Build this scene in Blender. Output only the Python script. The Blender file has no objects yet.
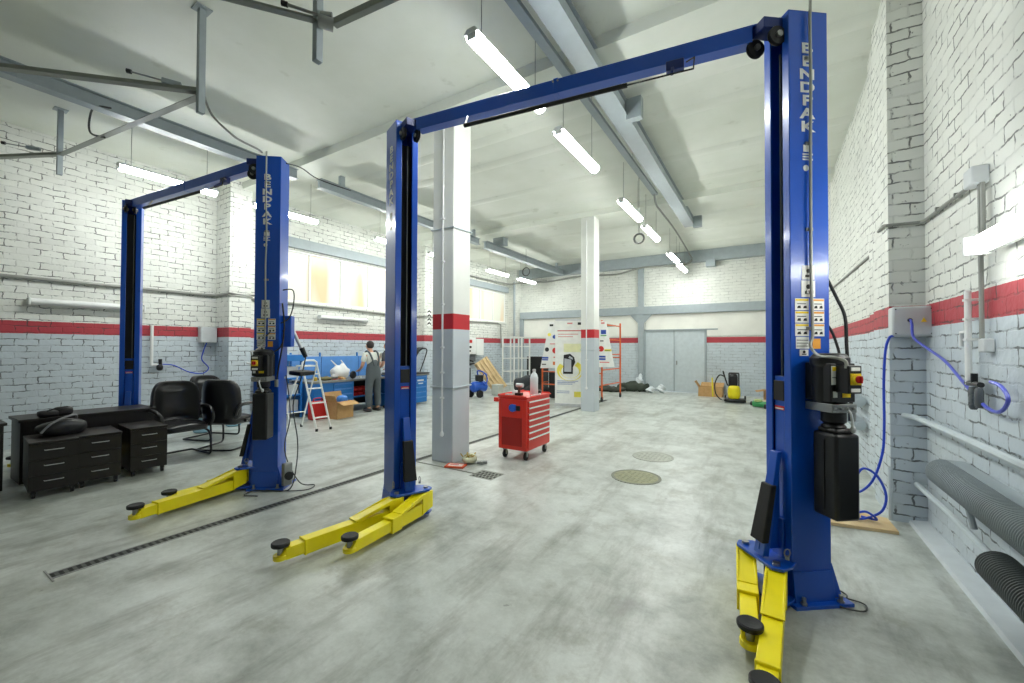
import bpy, bmesh, math, random
from mathutils import Vector, Matrix, Euler
random.seed(7)
sc = bpy.context.scene
COL = sc.collection
R = math.radians
PI = math.pi

# ------------------------------------------------------------------ materials
def lin(h):
    h = h.lstrip('#')
    o = []
    for i in (0, 2, 4):
        c = int(h[i:i+2], 16)/255
        o.append(c/12.92 if c <= .04045 else ((c+.055)/1.055)**2.4)
    return (*o, 1)
def nd(nt, typ, props=None, **ins):
    n = nt.nodes.new('ShaderNode'+typ)
    for k, v in (props or {}).items(): setattr(n, k, v)
    for k, v in ins.items():
        key = int(k[1:]) if k[0] == 'i' and k[1:].isdigit() else k.replace('_', ' ')
        s = n.inputs[key]
        if isinstance(v, bpy.types.NodeSocket): nt.links.new(v, s)
        else: s.default_value = v
    return n
def math_(nt, op, a, b=0.0, c=None):
    n = nd(nt, 'Math', {'operation': op}, i0=a, i1=b)
    if c is not None:
        if isinstance(c, bpy.types.NodeSocket): nt.links.new(c, n.inputs[2])
        else: n.inputs[2].default_value = c
    return n.outputs[0]
def mixc(nt, f, a, b):
    n = nt.nodes.new('ShaderNodeMix'); n.data_type = 'RGBA'
    for i, v in ((0, f), (6, a), (7, b)):
        if isinstance(v, bpy.types.NodeSocket): nt.links.new(v, n.inputs[i])
        else: n.inputs[i].default_value = v
    return n.outputs[2]
def new_mat(name):
    m = bpy.data.materials.new(name); m.use_nodes = True
    nt = m.node_tree
    return m, nt, nt.nodes['Principled BSDF']
MC = {}
def M(name, hexc='#808080', rough=.5, metal=0, var=.06, scale=8, bump=0, bscale=60, emit=0, coat=0, alpha=1, trans=0, rv=.06):
    if name in MC: return MC[name]
    m, nt, b = new_mat(name)
    c = lin(hexc)
    tc = nt.nodes.new('ShaderNodeTexCoord')
    nz = nd(nt, 'TexNoise', Vector=tc.outputs['Object'], Scale=scale, Detail=4.0)
    f = nd(nt, 'MapRange', i0=nz.outputs[0], i1=.3, i2=.7, i3=1-var, i4=1+var)
    hs = nd(nt, 'HueSaturation', Color=c, Value=f.outputs[0])
    nt.links.new(hs.outputs[0], b.inputs['Base Color'])
    rr = nd(nt, 'MapRange', i0=nz.outputs[0], i1=.3, i2=.7, i3=max(.02, rough-rv), i4=min(1, rough+rv))
    nt.links.new(rr.outputs[0], b.inputs['Roughness'])
    b.inputs['Metallic'].default_value = metal
    if coat: b.inputs['Coat Weight'].default_value = coat; b.inputs['Coat Roughness'].default_value = .1
    if trans: b.inputs['Transmission Weight'].default_value = trans
    if alpha < 1: b.inputs['Alpha'].default_value = alpha
    if emit:
        b.inputs['Emission Color'].default_value = c; b.inputs['Emission Strength'].default_value = emit
    if bump:
        n2 = nd(nt, 'TexNoise', Vector=tc.outputs['Object'], Scale=bscale, Detail=3.0)
        bp = nd(nt, 'Bump', Strength=bump, Distance=.01, Height=n2.outputs[0])
        nt.links.new(bp.outputs[0], b.inputs['Normal'])
    MC[name] = m
    return m

BAND0, BAND1 = 1.80, 2.0
WHITE, RED, LGREY = lin('#DEE0D9'), lin('#B03A44'), lin('#C2CCD2')
def brick_mat(name, lower=True, dark=.8):
    m, nt, b = new_mat(name)
    geo = nt.nodes.new('ShaderNodeNewGeometry')
    p = nd(nt, 'SeparateXYZ', Vector=geo.outputs['Position'])
    n = nd(nt, 'SeparateXYZ', Vector=geo.outputs['True Normal'])
    ax = math_(nt, 'GREATER_THAN', math_(nt, 'ABSOLUTE', n.outputs[0]), .5)
    h = math_(nt, 'ADD', math_(nt, 'MULTIPLY', ax, p.outputs[1]), math_(nt, 'MULTIPLY', math_(nt, 'SUBTRACT', 1.0, ax), p.outputs[0]))
    wob = nd(nt, 'TexNoise', Vector=geo.outputs['Position'], Scale=2.6, Detail=3.0)
    wz = math_(nt, 'MULTIPLY_ADD', wob.outputs[0], .05, p.outputs[2])
    wob2 = nd(nt, 'TexNoise', Vector=geo.outputs['Position'], Scale=14.0, Detail=2.0)
    wz = math_(nt, 'MULTIPLY_ADD', wob2.outputs[0], .028, wz)
    hh = math_(nt, 'MULTIPLY_ADD', wob2.outputs[0], .05, h)
    v = nd(nt, 'CombineXYZ', X=hh, Y=wz, Z=0.0)
    br = nd(nt, 'TexBrick', {'offset': .5}, Vector=v.outputs[0], Scale=1.0, Mortar_Size=.0075, Mortar_Smooth=.25, Bias=0.0, Brick_Width=.255, Row_Height=.103)
    br.inputs['Color1'].default_value = (0, 0, 0, 1); br.inputs['Color2'].default_value = (1, 1, 1, 1)
    # paint bands by height: an edge that wavers a little
    e = math_(nt, 'MULTIPLY_ADD', wob2.outputs[0], .01, p.outputs[2])
    up = math_(nt, 'GREATER_THAN', e, BAND1+.005)
    md = math_(nt, 'GREATER_THAN', e, BAND0+.005)
    col = mixc(nt, md, LGREY if lower else WHITE, RED if lower else WHITE)
    col = mixc(nt, up, col, WHITE)
    pn = nd(nt, 'TexNoise', Vector=geo.outputs['Position'], Scale=1.1, Detail=5.0)
    pf = nd(nt, 'MapRange', i0=pn.outputs[0], i1=.3, i2=.7, i3=.93, i4=1.04)
    tint = nd(nt, 'MapRange', i0=br.outputs[0], i1=0.0, i2=1.0, i3=.95, i4=1.03)
    hs = nd(nt, 'HueSaturation', Color=col, Value=math_(nt, 'MULTIPLY', pf.outputs[0], tint.outputs[0]))
    # unpainted gaps in some of the joints
    gn = nd(nt, 'TexNoise', Vector=geo.outputs['Position'], Scale=4.5, Detail=4.0, Roughness=.7)
    gp = nd(nt, 'MapRange', i0=gn.outputs[0], i1=.46, i2=.56, i3=0.04, i4=1.0)
    gap = math_(nt, 'MULTIPLY', br.outputs[1], math_(nt, 'MULTIPLY', gp.outputs[0], dark))
    pin = nd(nt, 'TexNoise', Vector=geo.outputs['Position'], Scale=24.0, Detail=2.0)
    pit = nd(nt, 'MapRange', i0=pin.outputs[0], i1=.72, i2=.76, i3=0.0, i4=.6)
    gap = math_(nt, 'MAXIMUM', gap, pit.outputs[0])
    fin = mixc(nt, gap, hs.outputs[0], lin('#3C3F3D'))
    nt.links.new(fin, b.inputs['Base Color'])
    b.inputs['Roughness'].default_value = .55
    hgt = math_(nt, 'MULTIPLY_ADD', wob2.outputs[0], .6, math_(nt, 'MULTIPLY', br.outputs[1], -1.0))
    hgt = math_(nt, 'MULTIPLY_ADD', br.outputs[0], .35, hgt)
    bp = nd(nt, 'Bump', Strength=.8, Distance=.012, Height=hgt)
    nt.links.new(bp.outputs[0], b.inputs['Normal'])
    return m
def pillar_mat(name, z0, z1):
    m, nt, b = new_mat(name)
    geo = nt.nodes.new('ShaderNodeNewGeometry')
    p = nd(nt, 'SeparateXYZ', Vector=geo.outputs['Position'])
    col = mixc(nt, math_(nt, 'GREATER_THAN', p.outputs[2], z0), lin('#C4CCD1'), lin('#C22A33'))
    col = mixc(nt, math_(nt, 'GREATER_THAN', p.outputs[2], z1), col, lin('#E2E4DE'))
    pn = nd(nt, 'TexNoise', Vector=geo.outputs['Position'], Scale=3.0, Detail=5.0)
    pf = nd(nt, 'MapRange', i0=pn.outputs[0], i1=.3, i2=.7, i3=.96, i4=1.03)
    hs = nd(nt, 'HueSaturation', Color=col, Value=pf.outputs[0])
    nt.links.new(hs.outputs[0], b.inputs['Base Color']); b.inputs['Roughness'].default_value = .4
    bp = nd(nt, 'Bump', Strength=.15, Distance=.01, Height=pn.outputs[0]); nt.links.new(bp.outputs[0], b.inputs['Normal'])
    return m
def floor_mat():
    m, nt, b = new_mat('polished_concrete')
    geo = nt.nodes.new('ShaderNodeNewGeometry'); P = geo.outputs['Position']
    mp = nd(nt, 'Mapping', Vector=P, Scale=(1.0, 1.0, 1.0), Rotation=(0, 0, .5))
    a = nd(nt, 'TexNoise', Vector=mp.outputs[0], Scale=.7, Detail=9.0, Roughness=.66, Distortion=.15)
    c = nd(nt, 'TexNoise', Vector=P, Scale=3.2, Detail=9.0, Roughness=.72, Distortion=.2)
    d = nd(nt, 'TexNoise', Vector=P, Scale=38.0, Detail=5.0, Roughness=.7)
    r = nt.nodes.new('ShaderNodeValToRGB')
    s = math_(nt, 'ADD', math_(nt, 'MULTIPLY', a.outputs[0], .55), math_(nt, 'MULTIPLY', c.outputs[0], .45))
    nt.links.new(s, r.inputs[0])
    el = r.color_ramp.elements
    el[0].position = .36; el[0].color = lin('#8C908A'); el[1].position = .62; el[1].color = lin('#CFD4CF')
    e = el.new(.46); e.color = lin('#AEB3AC'); e = el.new(.53); e.color = lin('#C0C5BF')
    f = nd(nt, 'MapRange', i0=d.outputs[0], i1=.3, i2=.7, i3=.93, i4=1.06)
    hs = nd(nt, 'HueSaturation', Color=r.outputs[0], Value=f.outputs[0])
    # dark wheel stains and pale trowel streaks
    st = nd(nt, 'TexNoise', Vector=nd(nt, 'Mapping', Vector=P, Scale=(2.2, .5, 1.0)).outputs[0], Scale=1.3, Detail=6.0, Roughness=.7)
    sf = nd(nt, 'MapRange', i0=st.outputs[0], i1=.50, i2=.66, i3=0.0, i4=.62)
    col = mixc(nt, sf.outputs[0], hs.outputs[0], lin('#74756A'))
    wn = nd(nt, 'TexNoise', Vector=P, Scale=1.7, Detail=10.0, Roughness=.75)
    wf = nd(nt, 'MapRange', i0=wn.outputs[0], i1=.54, i2=.64, i3=0.0, i4=.42)
    col = mixc(nt, wf.outputs[0], col, lin('#7C7A66'))
    sp = nd(nt, 'TexNoise', Vector=P, Scale=9.0, Detail=3.0)
    spf = nd(nt, 'MapRange', i0=sp.outputs[0], i1=.73, i2=.76, i3=0.0, i4=.5)
    col = mixc(nt, spf.outputs[0], col, lin('#5C5F58'))
    nt.links.new(col, b.inputs['Base Color'])
    rr = nd(nt, 'MapRange', i0=s, i1=.35, i2=.65, i3=.52, i4=.34)
    b.inputs['Coat Weight'].default_value = .35; b.inputs['Coat Roughness'].default_value = .28
    nt.links.new(rr.outputs[0], b.inputs['Roughness'])
    bp = nd(nt, 'Bump', Strength=.12, Distance=.01, Height=c.outputs[0]); nt.links.new(bp.outputs[0], b.inputs['Normal'])
    return m
def ceil_mat():
    m, nt, b = new_mat('painted_ceiling')
    geo = nt.nodes.new('ShaderNodeNewGeometry'); P = geo.outputs['Position']
    a = nd(nt, 'TexNoise', Vector=P, Scale=.8, Detail=6.0, Roughness=.6)
    col = mixc(nt, nd(nt, 'MapRange', i0=a.outputs[0], i1=.35, i2=.7, i3=0.0, i4=1.0).outputs[0], lin('#DCE0D4'), lin('#E8EBE2'))
    c = nd(nt, 'TexNoise', Vector=P, Scale=3.3, Detail=4.0)
    col = mixc(nt, nd(nt, 'MapRange', i0=c.outputs[0], i1=.66, i2=.74, i3=0.0, i4=.35).outputs[0], col, lin('#B5B8A4'))
    nt.links.new(col, b.inputs['Base Color']); b.inputs['Roughness'].default_value = .5
    bp = nd(nt, 'Bump', Strength=.2, Distance=.01, Height=c.outputs[0]); nt.links.new(bp.outputs[0], b.inputs['Normal'])
    return m
def wood_mat(name, c1, c2, rough=.6, scale=(1, 1, 12)):
    m, nt, b = new_mat(name)
    tc = nt.nodes.new('ShaderNodeTexCoord')
    mp = nd(nt, 'Mapping', Vector=tc.outputs['Object'], Scale=scale)
    a = nd(nt, 'TexNoise', Vector=mp.outputs[0], Scale=5.0, Detail=6.0, Roughness=.65, Distortion=.5)
    col = mixc(nt, nd(nt, 'MapRange', i0=a.outputs[0], i1=.3, i2=.7, i3=0.0, i4=1.0).outputs[0], lin(c1), lin(c2))
    nt.links.new(col, b.inputs['Base Color']); b.inputs['Roughness'].default_value = rough
    MC[name] = m
    return m

brick = brick_mat('painted_brick')
brick_far = brick_mat('painted_brick_back', dark=.4)
concrete = floor_mat(); ceiling_paint = ceil_mat()
BLUE = M('lift_blue_paint', '#0650BC', .3, var=.0, coat=.4, rv=0)
BLUE_D = M('dark_blue_paint', '#0B2668', .4, rv=0)
YEL = M('yellow_paint', '#FFEC00', .38, var=.05, coat=.2)
BLK = M('black_rubber', '#0E0F11', .6, var=.1, bump=.1)
BLKP = M('black_plastic', '#111214', .4, var=.1)
DARK = M('black_inner_cover', '#101216', .55)  # near-black colour of the cover inside the lift columns
STEEL = M('zinc_steel', '#9A9C9A', .35, metal=.9, bump=.05)
RAILM = M('galvanised_rail', '#8B8F87', .45, metal=.6)
GREYP = M('grey_steel_paint', '#9BA5A9', .45)
GREYL = M('pale_grey_paint', '#BCC6CA', .45)
WHITEP = M('white_paint', '#E9EBE8', .4, var=.02)
WHITEPL = M('white_plastic', '#E4E6E4', .35, var=.02)
PAPER = M('white_sticker', '#EDEEE8', .5, var=.02)
REDT = M('red_tool_paint', '#E0301F', .35, coat=.3, var=.03)
CHROME = M('brushed_aluminium', '#D5D7D8', .4, metal=.5)
HOSEB = M('blue_hose_plastic', '#1F46C8', .35)
WOODD = wood_mat('dark_wenge_laminate', '#0D0A09', '#171210', .4, (1, 12, 1))
PINE = wood_mat('pine_wood', '#C9A878', '#DCC79C', .7)
CARD = wood_mat('cardboard', '#B08A58', '#C29C6A', .85, (2, 2, 2))
LEATH = M('black_leather', '#101114', .3, var=.03, bump=.12, bscale=14, rv=.02)
REDP = M('red_plastic', '#C01818', .4)
YSTK = M('yellow_sticker', '#F2D21B', .5)
ORSTK = M('orange_sticker', '#E9A23A', .5)
BLKINK = M('black_ink', '#1A1A1C', .6)
REDINK = M('red_ink', '#CC2A22', .6)
BLUEINK = M('blue_ink', '#2D4FA8', .6)
BENCHB = M('bench_blue_paint', '#2377C4', .4)
BENCHL = M('bench_light_blue_panel', '#5A93D8', .45)
GREENP = M('green_plastic', '#2F8B4E', .45)
ORANGE = M('orange_scaffold_paint', '#D9642C', .5)
CABLEG = M('grey_cable', '#8C8E88', .45)
CABLED = M('dark_cable', '#3C3E3C', .5)

# ------------------------------------------------------------------ mesh builder
ORG = {}
class MB:
    def __init__(s): s.bm = bmesh.new(); s.mi = 0; s.X = None
    def _f(s, vs):
        f = s.bm.faces.new(vs); f.material_index = s.mi; return f
    def _v(s, p):
        p = Vector(p)
        if s.X is not None: p = s.X(p)
        return s.bm.verts.new(p)
    def hexa(s, c):      # 8 corners: bottom 4 ccw, top 4 ccw
        v = [s._v(p) for p in c]
        for q in ((0, 3, 2, 1), (4, 5, 6, 7), (0, 1, 5, 4), (1, 2, 6, 5), (2, 3, 7, 6), (3, 0, 4, 7)): s._f([v[i] for i in q])
        return s
    def box(s, x0, x1, y0, y1, z0, z1, mi=None):
        if mi is not None: s.mi = mi
        return s.hexa([(x0, y0, z0), (x1, y0, z0), (x1, y1, z0), (x0, y1, z0), (x0, y0, z1), (x1, y0, z1), (x1, y1, z1), (x0, y1, z1)])
    def obox(s, c, d, rot=(0, 0, 0), mi=None):
        if mi is not None: s.mi = mi
        E_ = Euler(rot).to_matrix(); c = Vector(c); x, y, z = d[0]/2, d[1]/2, d[2]/2
        return s.hexa([c+E_@Vector(p) for p in ((-x, -y, -z), (x, -y, -z), (x, y, -z), (-x, y, -z), (-x, -y, z), (x, -y, z), (x, y, z), (-x, y, z))])
    def bar(s, p0, p1, w, h, mi=None, w1=None, h1=None, up=(0, 0, 1)):
        if mi is not None: s.mi = mi
        p0, p1 = Vector(p0), Vector(p1); d = (p1-p0).normalized(); up = Vector(up)
        if abs(d.dot(up)) > .98: up = Vector((1, 0, 0))
        a = d.cross(up).normalized(); b = a.cross(d).normalized()
        w1 = w if w1 is None else w1; h1 = h if h1 is None else h1
        c = []
        for P_, ww, hh in ((p0, w, h), (p1, w1, h1)):
            c += [P_-a*ww/2-b*hh/2, P_+a*ww/2-b*hh/2, P_+a*ww/2+b*hh/2, P_-a*ww/2+b*hh/2]
        return s.hexa(c)
    def prism(s, pts, z0, z1, f=None, mi=None):
        """pts: 2D polygon; f(x,y,z)->3D"""
        if mi is not None: s.mi = mi
        f = f or (lambda x, y, z: (x, y, z))
        lo = [s._v(f(x, y, z0)) for x, y in pts]; hi = [s._v(f(x, y, z1)) for x, y in pts]
        s._f(lo[::-1]); s._f(hi)
        n = len(pts)
        for i in range(n): s._f([lo[i], lo[(i+1) % n], hi[(i+1) % n], hi[i]])
        return s
    def tube(s, pts, r, seg=8, smooth=0, closed=False, mi=None, r1=None, caps=True):
        if mi is not None: s.mi = mi
        pts = [Vector(p) for p in pts]
        if smooth: pts = spline(pts, smooth, closed)
        n = len(pts); rings = []; pa = None
        for i, p in enumerate(pts):
            if closed: d = pts[(i+1) % n]-pts[i-1]
            else: d = pts[min(i+1, n-1)]-pts[max(i-1, 0)]
            d.normalize()
            if pa is None:
                t = Vector((0, 0, 1)) if abs(d.z) < .9 else Vector((1, 0, 0))
                a = d.cross(t).normalized()
            else:
                a = (pa-d*pa.dot(d)).normalized()
            pa = a; b = d.cross(a)
            rr = r if r1 is None else r+(r1-r)*i/(n-1)
            if callable(r): rr = r(i/(n-1))
            rings.append([s._v(p+a*math.cos(2*PI*k/seg)*rr+b*math.sin(2*PI*k/seg)*rr) for k in range(seg)])
        for i in range(n if closed else n-1):
            A, B = rings[i], rings[(i+1) % n]
            for k in range(seg): s._f([A[k], A[(k+1) % seg], B[(k+1) % seg], B[k]])
        if not closed and caps: s._f(rings[0][::-1]); s._f(rings[-1])
        return s
    def cyl(s, p0, p1, r, seg=16, mi=None, r1=None): return s.tube([p0, p1], r, seg, mi=mi, r1=r1)
    def lathe(s, c, prof, seg=20, axis=(0, 0, 1), mi=None):
        if mi is not None: s.mi = mi
        c = Vector(c); d = Vector(axis).normalized(); t = Vector((0, 0, 1)) if abs(d.z) < .9 else Vector((1, 0, 0))
        a = d.cross(t).normalized(); b = d.cross(a)
        rings = [[s._v(c+d*z+(a*math.cos(2*PI*k/seg)+b*math.sin(2*PI*k/seg))*max(r, 1e-4)) for k in range(seg)] for r, z in prof]
        for A, B in zip(rings, rings[1:]):
            for k in range(seg): s._f([A[k], A[(k+1) % seg], B[(k+1) % seg], B[k]])
        s._f(rings[0][::-1]); s._f(rings[-1])
        return s
    def sup(s, c, d, e=.5, rot=(0, 0, 0), nu=20, nv=12, fn=None, mi=None):
        """superellipsoid cushion"""
        if mi is not None: s.mi = mi
        Rm = Euler(rot).to_matrix(); c = Vector(c)
        sg = lambda x, p: math.copysign(abs(x)**p, x)
        rings = []
        for j in range(1, nv):
            ph = -PI/2+PI*j/nv; ring = []
            for i in range(nu):
                th = 2*PI*i/nu
                p = Vector((d[0]/2*sg(math.cos(ph), e)*sg(math.cos(th), e), d[1]/2*sg(math.cos(ph), e)*sg(math.sin(th), e), d[2]/2*sg(math.sin(ph), e)))
                if fn: p = Vector(fn(p))
                ring.append(s._v(c+Rm@p))
            rings.append(ring)
        pb, pt = Vector((0, 0, -d[2]/2)), Vector((0, 0, d[2]/2))
        if fn: pb, pt = Vector(fn(pb)), Vector(fn(pt))
        vb, vt = s._v(c+Rm@pb), s._v(c+Rm@pt)
        for A, B in zip(rings, rings[1:]):
            for k in range(nu): s._f([A[k], A[(k+1) % nu], B[(k+1) % nu], B[k]])
        for k in range(nu): s._f([vb, rings[0][(k+1) % nu], rings[0][k]]); s._f([vt, rings[-1][k], rings[-1][(k+1) % nu]])
        return s
    def sheet(s, f, nu, nv, th=None, mi=None):
        """grid surface f(u,v) in 0..1, thickened by th later with a solidify"""
        if mi is not None: s.mi = mi
        g = [[s._v(f(i/nu, j/nv)) for i in range(nu+1)] for j in range(nv+1)]
        for j in range(nv):
            for i in range(nu): s._f([g[j][i], g[j][i+1], g[j+1][i+1], g[j+1][i]])
        return s
    def build(s, name, mats, parent=None, bevel=0, ang=35, solid=0, sub=0, org=None):
        bm = s.bm
        bmesh.ops.recalc_face_normals(bm, faces=bm.faces)
        if parent is not None: o0 = ORG[parent.name]
        elif org is not None: o0 = Vector(org)
        else:
            xs = [v.co for v in bm.verts]
            mn = [min(v[i] for v in xs) for i in range(3)]; mx = [max(v[i] for v in xs) for i in range(3)]
            o0 = Vector(((mn[0]+mx[0])/2, (mn[1]+mx[1])/2, mn[2]))
        for v in bm.verts: v.co -= o0
        me = bpy.data.meshes.new(name); bm.to_mesh(me); bm.free()
        if not isinstance(mats, (list, tuple)): mats = [mats]
        for m in mats: me.materials.append(m)
        for p in me.polygons: p.use_smooth = True
        me.set_sharp_from_angle(angle=R(ang))
        ob = bpy.data.objects.new(name, me); COL.objects.link(ob)
        if parent is not None: ob.parent = parent
        else: ob.location = o0
        ORG[ob.name] = o0
        if solid:
            md = ob.modifiers.new('s', 'SOLIDIFY'); md.thickness = solid; md.offset = 0
        if bevel:
            md = ob.modifiers.new('b', 'BEVEL'); md.width = bevel; md.segments = 2; md.limit_method = 'ANGLE'; md.angle_limit = R(40)
            md.harden_normals = False
        if sub:
            md = ob.modifiers.new('u', 'SUBSURF'); md.levels = sub; md.render_levels = sub
        return ob
def spline(pts, n=6, closed=False):
    out = []; N = len(pts)
    rng = range(N if closed else N-1)
    for i in rng:
        g = (lambda k: pts[k % N]) if closed else (lambda k: pts[max(0, min(N-1, k))])
        p0, p1, p2, p3 = g(i-1), g(i), g(i+1), g(i+2)
        for k in range(n):
            t = k/n
            out.append(.5*((2*p1)+(p2-p0)*t+(2*p0-5*p1+4*p2-p3)*t*t+(3*p1-p0-3*p2+p3)*t**3))
    if not closed: out.append(pts[-1])
    return out
def props(o, label=None, cat=None, group=None, kind=None):
    if label: o['label'] = label
    if cat: o['category'] = cat
    if group: o['group'] = group
    if kind: o['kind'] = kind
    return o
def thing(name, loc, label, cat, group=None):
    o = bpy.data.objects.new(name, None); COL.objects.link(o); o.location = loc
    o.empty_display_size = .1
    ORG[o.name] = Vector(loc)
    return props(o, label, cat, group)
def struct(mb, name, mats, **k): return props(mb.build(name, mats, **k), kind='structure')
def copy_tree(o, parent=None):
    c = o.copy(); COL.objects.link(c)
    if parent: c.parent = parent
    for ch in o.children: copy_tree(ch, c)
    return c
def letters(body, name, mat, parent, pos, right, normal, size, sx=1.0, spacing=1.0, bold=.02, depth=.002):
    cu = bpy.data.curves.new('t', 'FONT'); cu.body = body; cu.size = size; cu.align_x = 'CENTER'; cu.extrude = depth; cu.offset = bold*size; cu.space_line = spacing
    ob = bpy.data.objects.new('t', cu); COL.objects.link(ob)
    dg = bpy.context.evaluated_depsgraph_get(); dg.update()
    me = bpy.data.meshes.new_from_object(ob.evaluated_get(dg)); bpy.data.objects.remove(ob); bpy.data.curves.remove(cu)
    r, n = Vector(right).normalized(), Vector(normal).normalized(); u = n.cross(r)
    o0 = ORG[parent.name]; pos = Vector(pos)
    for v in me.vertices:
        x, y, z = v.co; v.co = pos+r*x*sx+u*y+n*z-o0
    me.name = name; me.materials.clear(); me.materials.append(mat)
    o = bpy.data.objects.new(name, me); COL.objects.link(o); o.parent = parent; ORG[o.name] = o0
    return o

# ------------------------------------------------------------------ camera
f_px = 413.25
yaw, pit, rol = R(-31.852), R(.8656), R(.2005)
fw = Vector((math.sin(yaw)*math.cos(pit), math.cos(yaw)*math.cos(pit), math.sin(pit)))
rt = Vector((math.cos(yaw), -math.sin(yaw), 0)); upv = rt.cross(fw)
r2 = rt*math.cos(rol)+upv*math.sin(rol); u2 = upv*math.cos(rol)-rt*math.sin(rol)
cam = bpy.data.objects.new('camera', bpy.data.cameras.new('camera')); COL.objects.link(cam)
cam.matrix_world = Matrix(((r2.x, u2.x, -fw.x, 0), (r2.y, u2.y, -fw.y, 0), (r2.z, u2.z, -fw.z, 1.6), (0, 0, 0, 1)))
cam.data.sensor_width = 36; cam.data.lens = f_px/1024*36; cam.data.clip_start = .02
sc.camera = cam
w = bpy.data.worlds.new('world'); sc.world = w; w.use_nodes = True
w.node_tree.nodes['Background'].inputs[0].default_value = (.75, .85, 1, 1); w.node_tree.nodes['Background'].inputs[1].default_value = 1.0
sc.view_settings.view_transform = 'Standard'; sc.view_settings.look = 'None'; sc.view_settings.gamma = 1
sc.view_settings.exposure = 1.42
sc.cycles.use_denoising = True

# ------------------------------------------------------------------ room shell
XL, XR, YB, YF, ZC = -10.0, 1.215, 16.0, -4.0, 5.06
XR2 = 1.08
struct(MB().box(XL-.3, XR+.3, YF-.3, YB+.3, -.2, 0), 'floor', concrete)
cb = MB().box(XL-.3, XR+.3, YF-.3, YB+.3, ZC, ZC+.2)
for y0, y1, zb in ((4.36, 4.85, 4.93), (9.86, 10.33, 4.93)): cb.hexa([(XL, y0, zb), (XR, y0, zb), (XR, y1, zb), (XL, y1, zb), (XL, y0-.02, ZC+.01), (XR, y0-.02, ZC+.01), (XR, y1+.1, ZC+.01), (XL, y1+.1, ZC+.01)])
for y in (5.6, 6.4, 7.9, 9.1, 11.6, 13.1, 14.6): cb.hexa([(XL, y-.06, 5.03), (XR, y-.06, 5.03), (XR, y+.06, 5.03), (XL, y+.06, 5.03), (XL, y-.16, ZC+.01), (XR, y-.16, ZC+.01), (XR, y+.16, ZC+.01), (XL, y+.16, ZC+.01)])
struct(cb, 'ceiling', ceiling_paint)
lw = MB().box(XL-.3, XL, YF, 5.35, 0, ZC)
lw.box(XL-.3, XL, 5.35, YB, 0, 2.72).box(XL-.3, XL, 5.35, YB, 4.02, ZC).box(XL-.3, XL, 10.0, 10.9, 2.72, 4.02).box(XL-.3, XL, 15.6, YB, 2.72, 4.02)
lw.box(XL, XL+.6, 4.13, 4.55, 0, ZC).box(XL, XL+.5, 9.9, 10.3, 0, ZC)
struct(lw, 'wall_left', brick)
struct(MB().box(XR, XR+.3, YF, 6.4, 0, ZC).box(XR2, XR+.3, 6.4, YB, 0, ZC), 'wall_right', brick)
pw = MB().box(.965, XR+.02, 5.18, 5.85, 0, ZC).box(1.02, XR+.02, 5.85, 6.41, 0, ZC)
struct(pw, 'wall_pilaster_right', brick)
bw = MB().box(XL-.3, -3.99, YB, YB+.3, 0, ZC).box(-1.91, XR+.3, YB, YB+.3, 0, ZC).box(-3.99, -1.91, YB, YB+.3, 2.27, ZC)
bw.box(XL, XL+.5, YB-.35, YB, 0, ZC)
struct(bw, 'wall_back', brick_far)
struct(MB().box(XL-.3, XR+.3, YF-.3, YF, 0, ZC), 'wall_front', brick)
struct(MB().hexa([(1.085, YF, 0), (XR, YF, 0), (XR, 5.18, 0), (1.085, 5.18, 0), (1.095, YF, .03), (XR, YF, .045), (XR, 5.18, .045), (1.095, 5.18, .03)]), 'baseboard_right', M('painted_curb', '#CBD2D6', .5))
# plain plaster field above the band between the gate beam and the stripe
struct(MB().box(-9.3, -4.2, YB-.02, YB+.01, 2.05, 2.86).box(-3.95, XR2, YB-.02, YB+.01, 2.29, 2.86).box(-1.85, XR2, YB-.02, YB+.01, 2.05, 2.29), 'wall_panel_back', M('white_plaster', '#E3E3DB', .55, scale=2))
# grey framing of the back wall
tb = MB().box(-9.45, XR2, YB-.12, YB+.01, 2.87, 3.17).box(-9.45, XR2, YB-.22, YB+.01, 4.66, 5.09)
tb.box(-4.23, -4.02, YB-.1, YB+.01, 0, 4.66)
for sx in (-1, 1):
    x = -4.125+sx*.1
    tb.hexa([(x, YB-.09, 2.55), (x+sx*.01, YB-.09, 2.55), (x+sx*.01, YB, 2.55), (x, YB, 2.55), (x, YB-.09, 2.88), (x+sx*.32, YB-.09, 2.88), (x+sx*.32, YB, 2.88), (x, YB, 2.88)])
tb.box(-1.85, -1.55, YB-.3, YB+.01, 4.45, 4.7)
struct(tb, 'trim_1', GREYP, bevel=.008)
struct(MB().box(-9.48, -9.3, YB-.1, YB, 0, 2.9), 'trim_2', GREYP, bevel=.006)
# double door
dr = thing('door_1', (-2.95, YB, 0), None, None); props(dr, kind='structure')
for x0, x1 in ((-3.98, -2.96), (-2.94, -1.92)):
    lf = MB().box(x0, x1, YB+.02, YB+.08, .01, 2.25)
    lf.build('door_leaf', GREYL, dr, bevel=.006)
fr = MB().box(-4.02, -3.97, YB-.03, YB+.05, 0, 2.3).box(-1.93, -1.86, YB-.03, YB+.05, 0, 2.3).box(-4.1, -1.5, YB-.03, YB+.05, 2.25, 2.3)
fr.box(-2.965, -2.935, YB, YB+.03, .02, 2.25)
fr.build('door_frame', GREYP, dr, bevel=.004)
MB().box(-2.88, -2.84, YB-.04, YB+.03, 1.0, 1.15).build('door_handle', STEEL, dr, bevel=.004)
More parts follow.
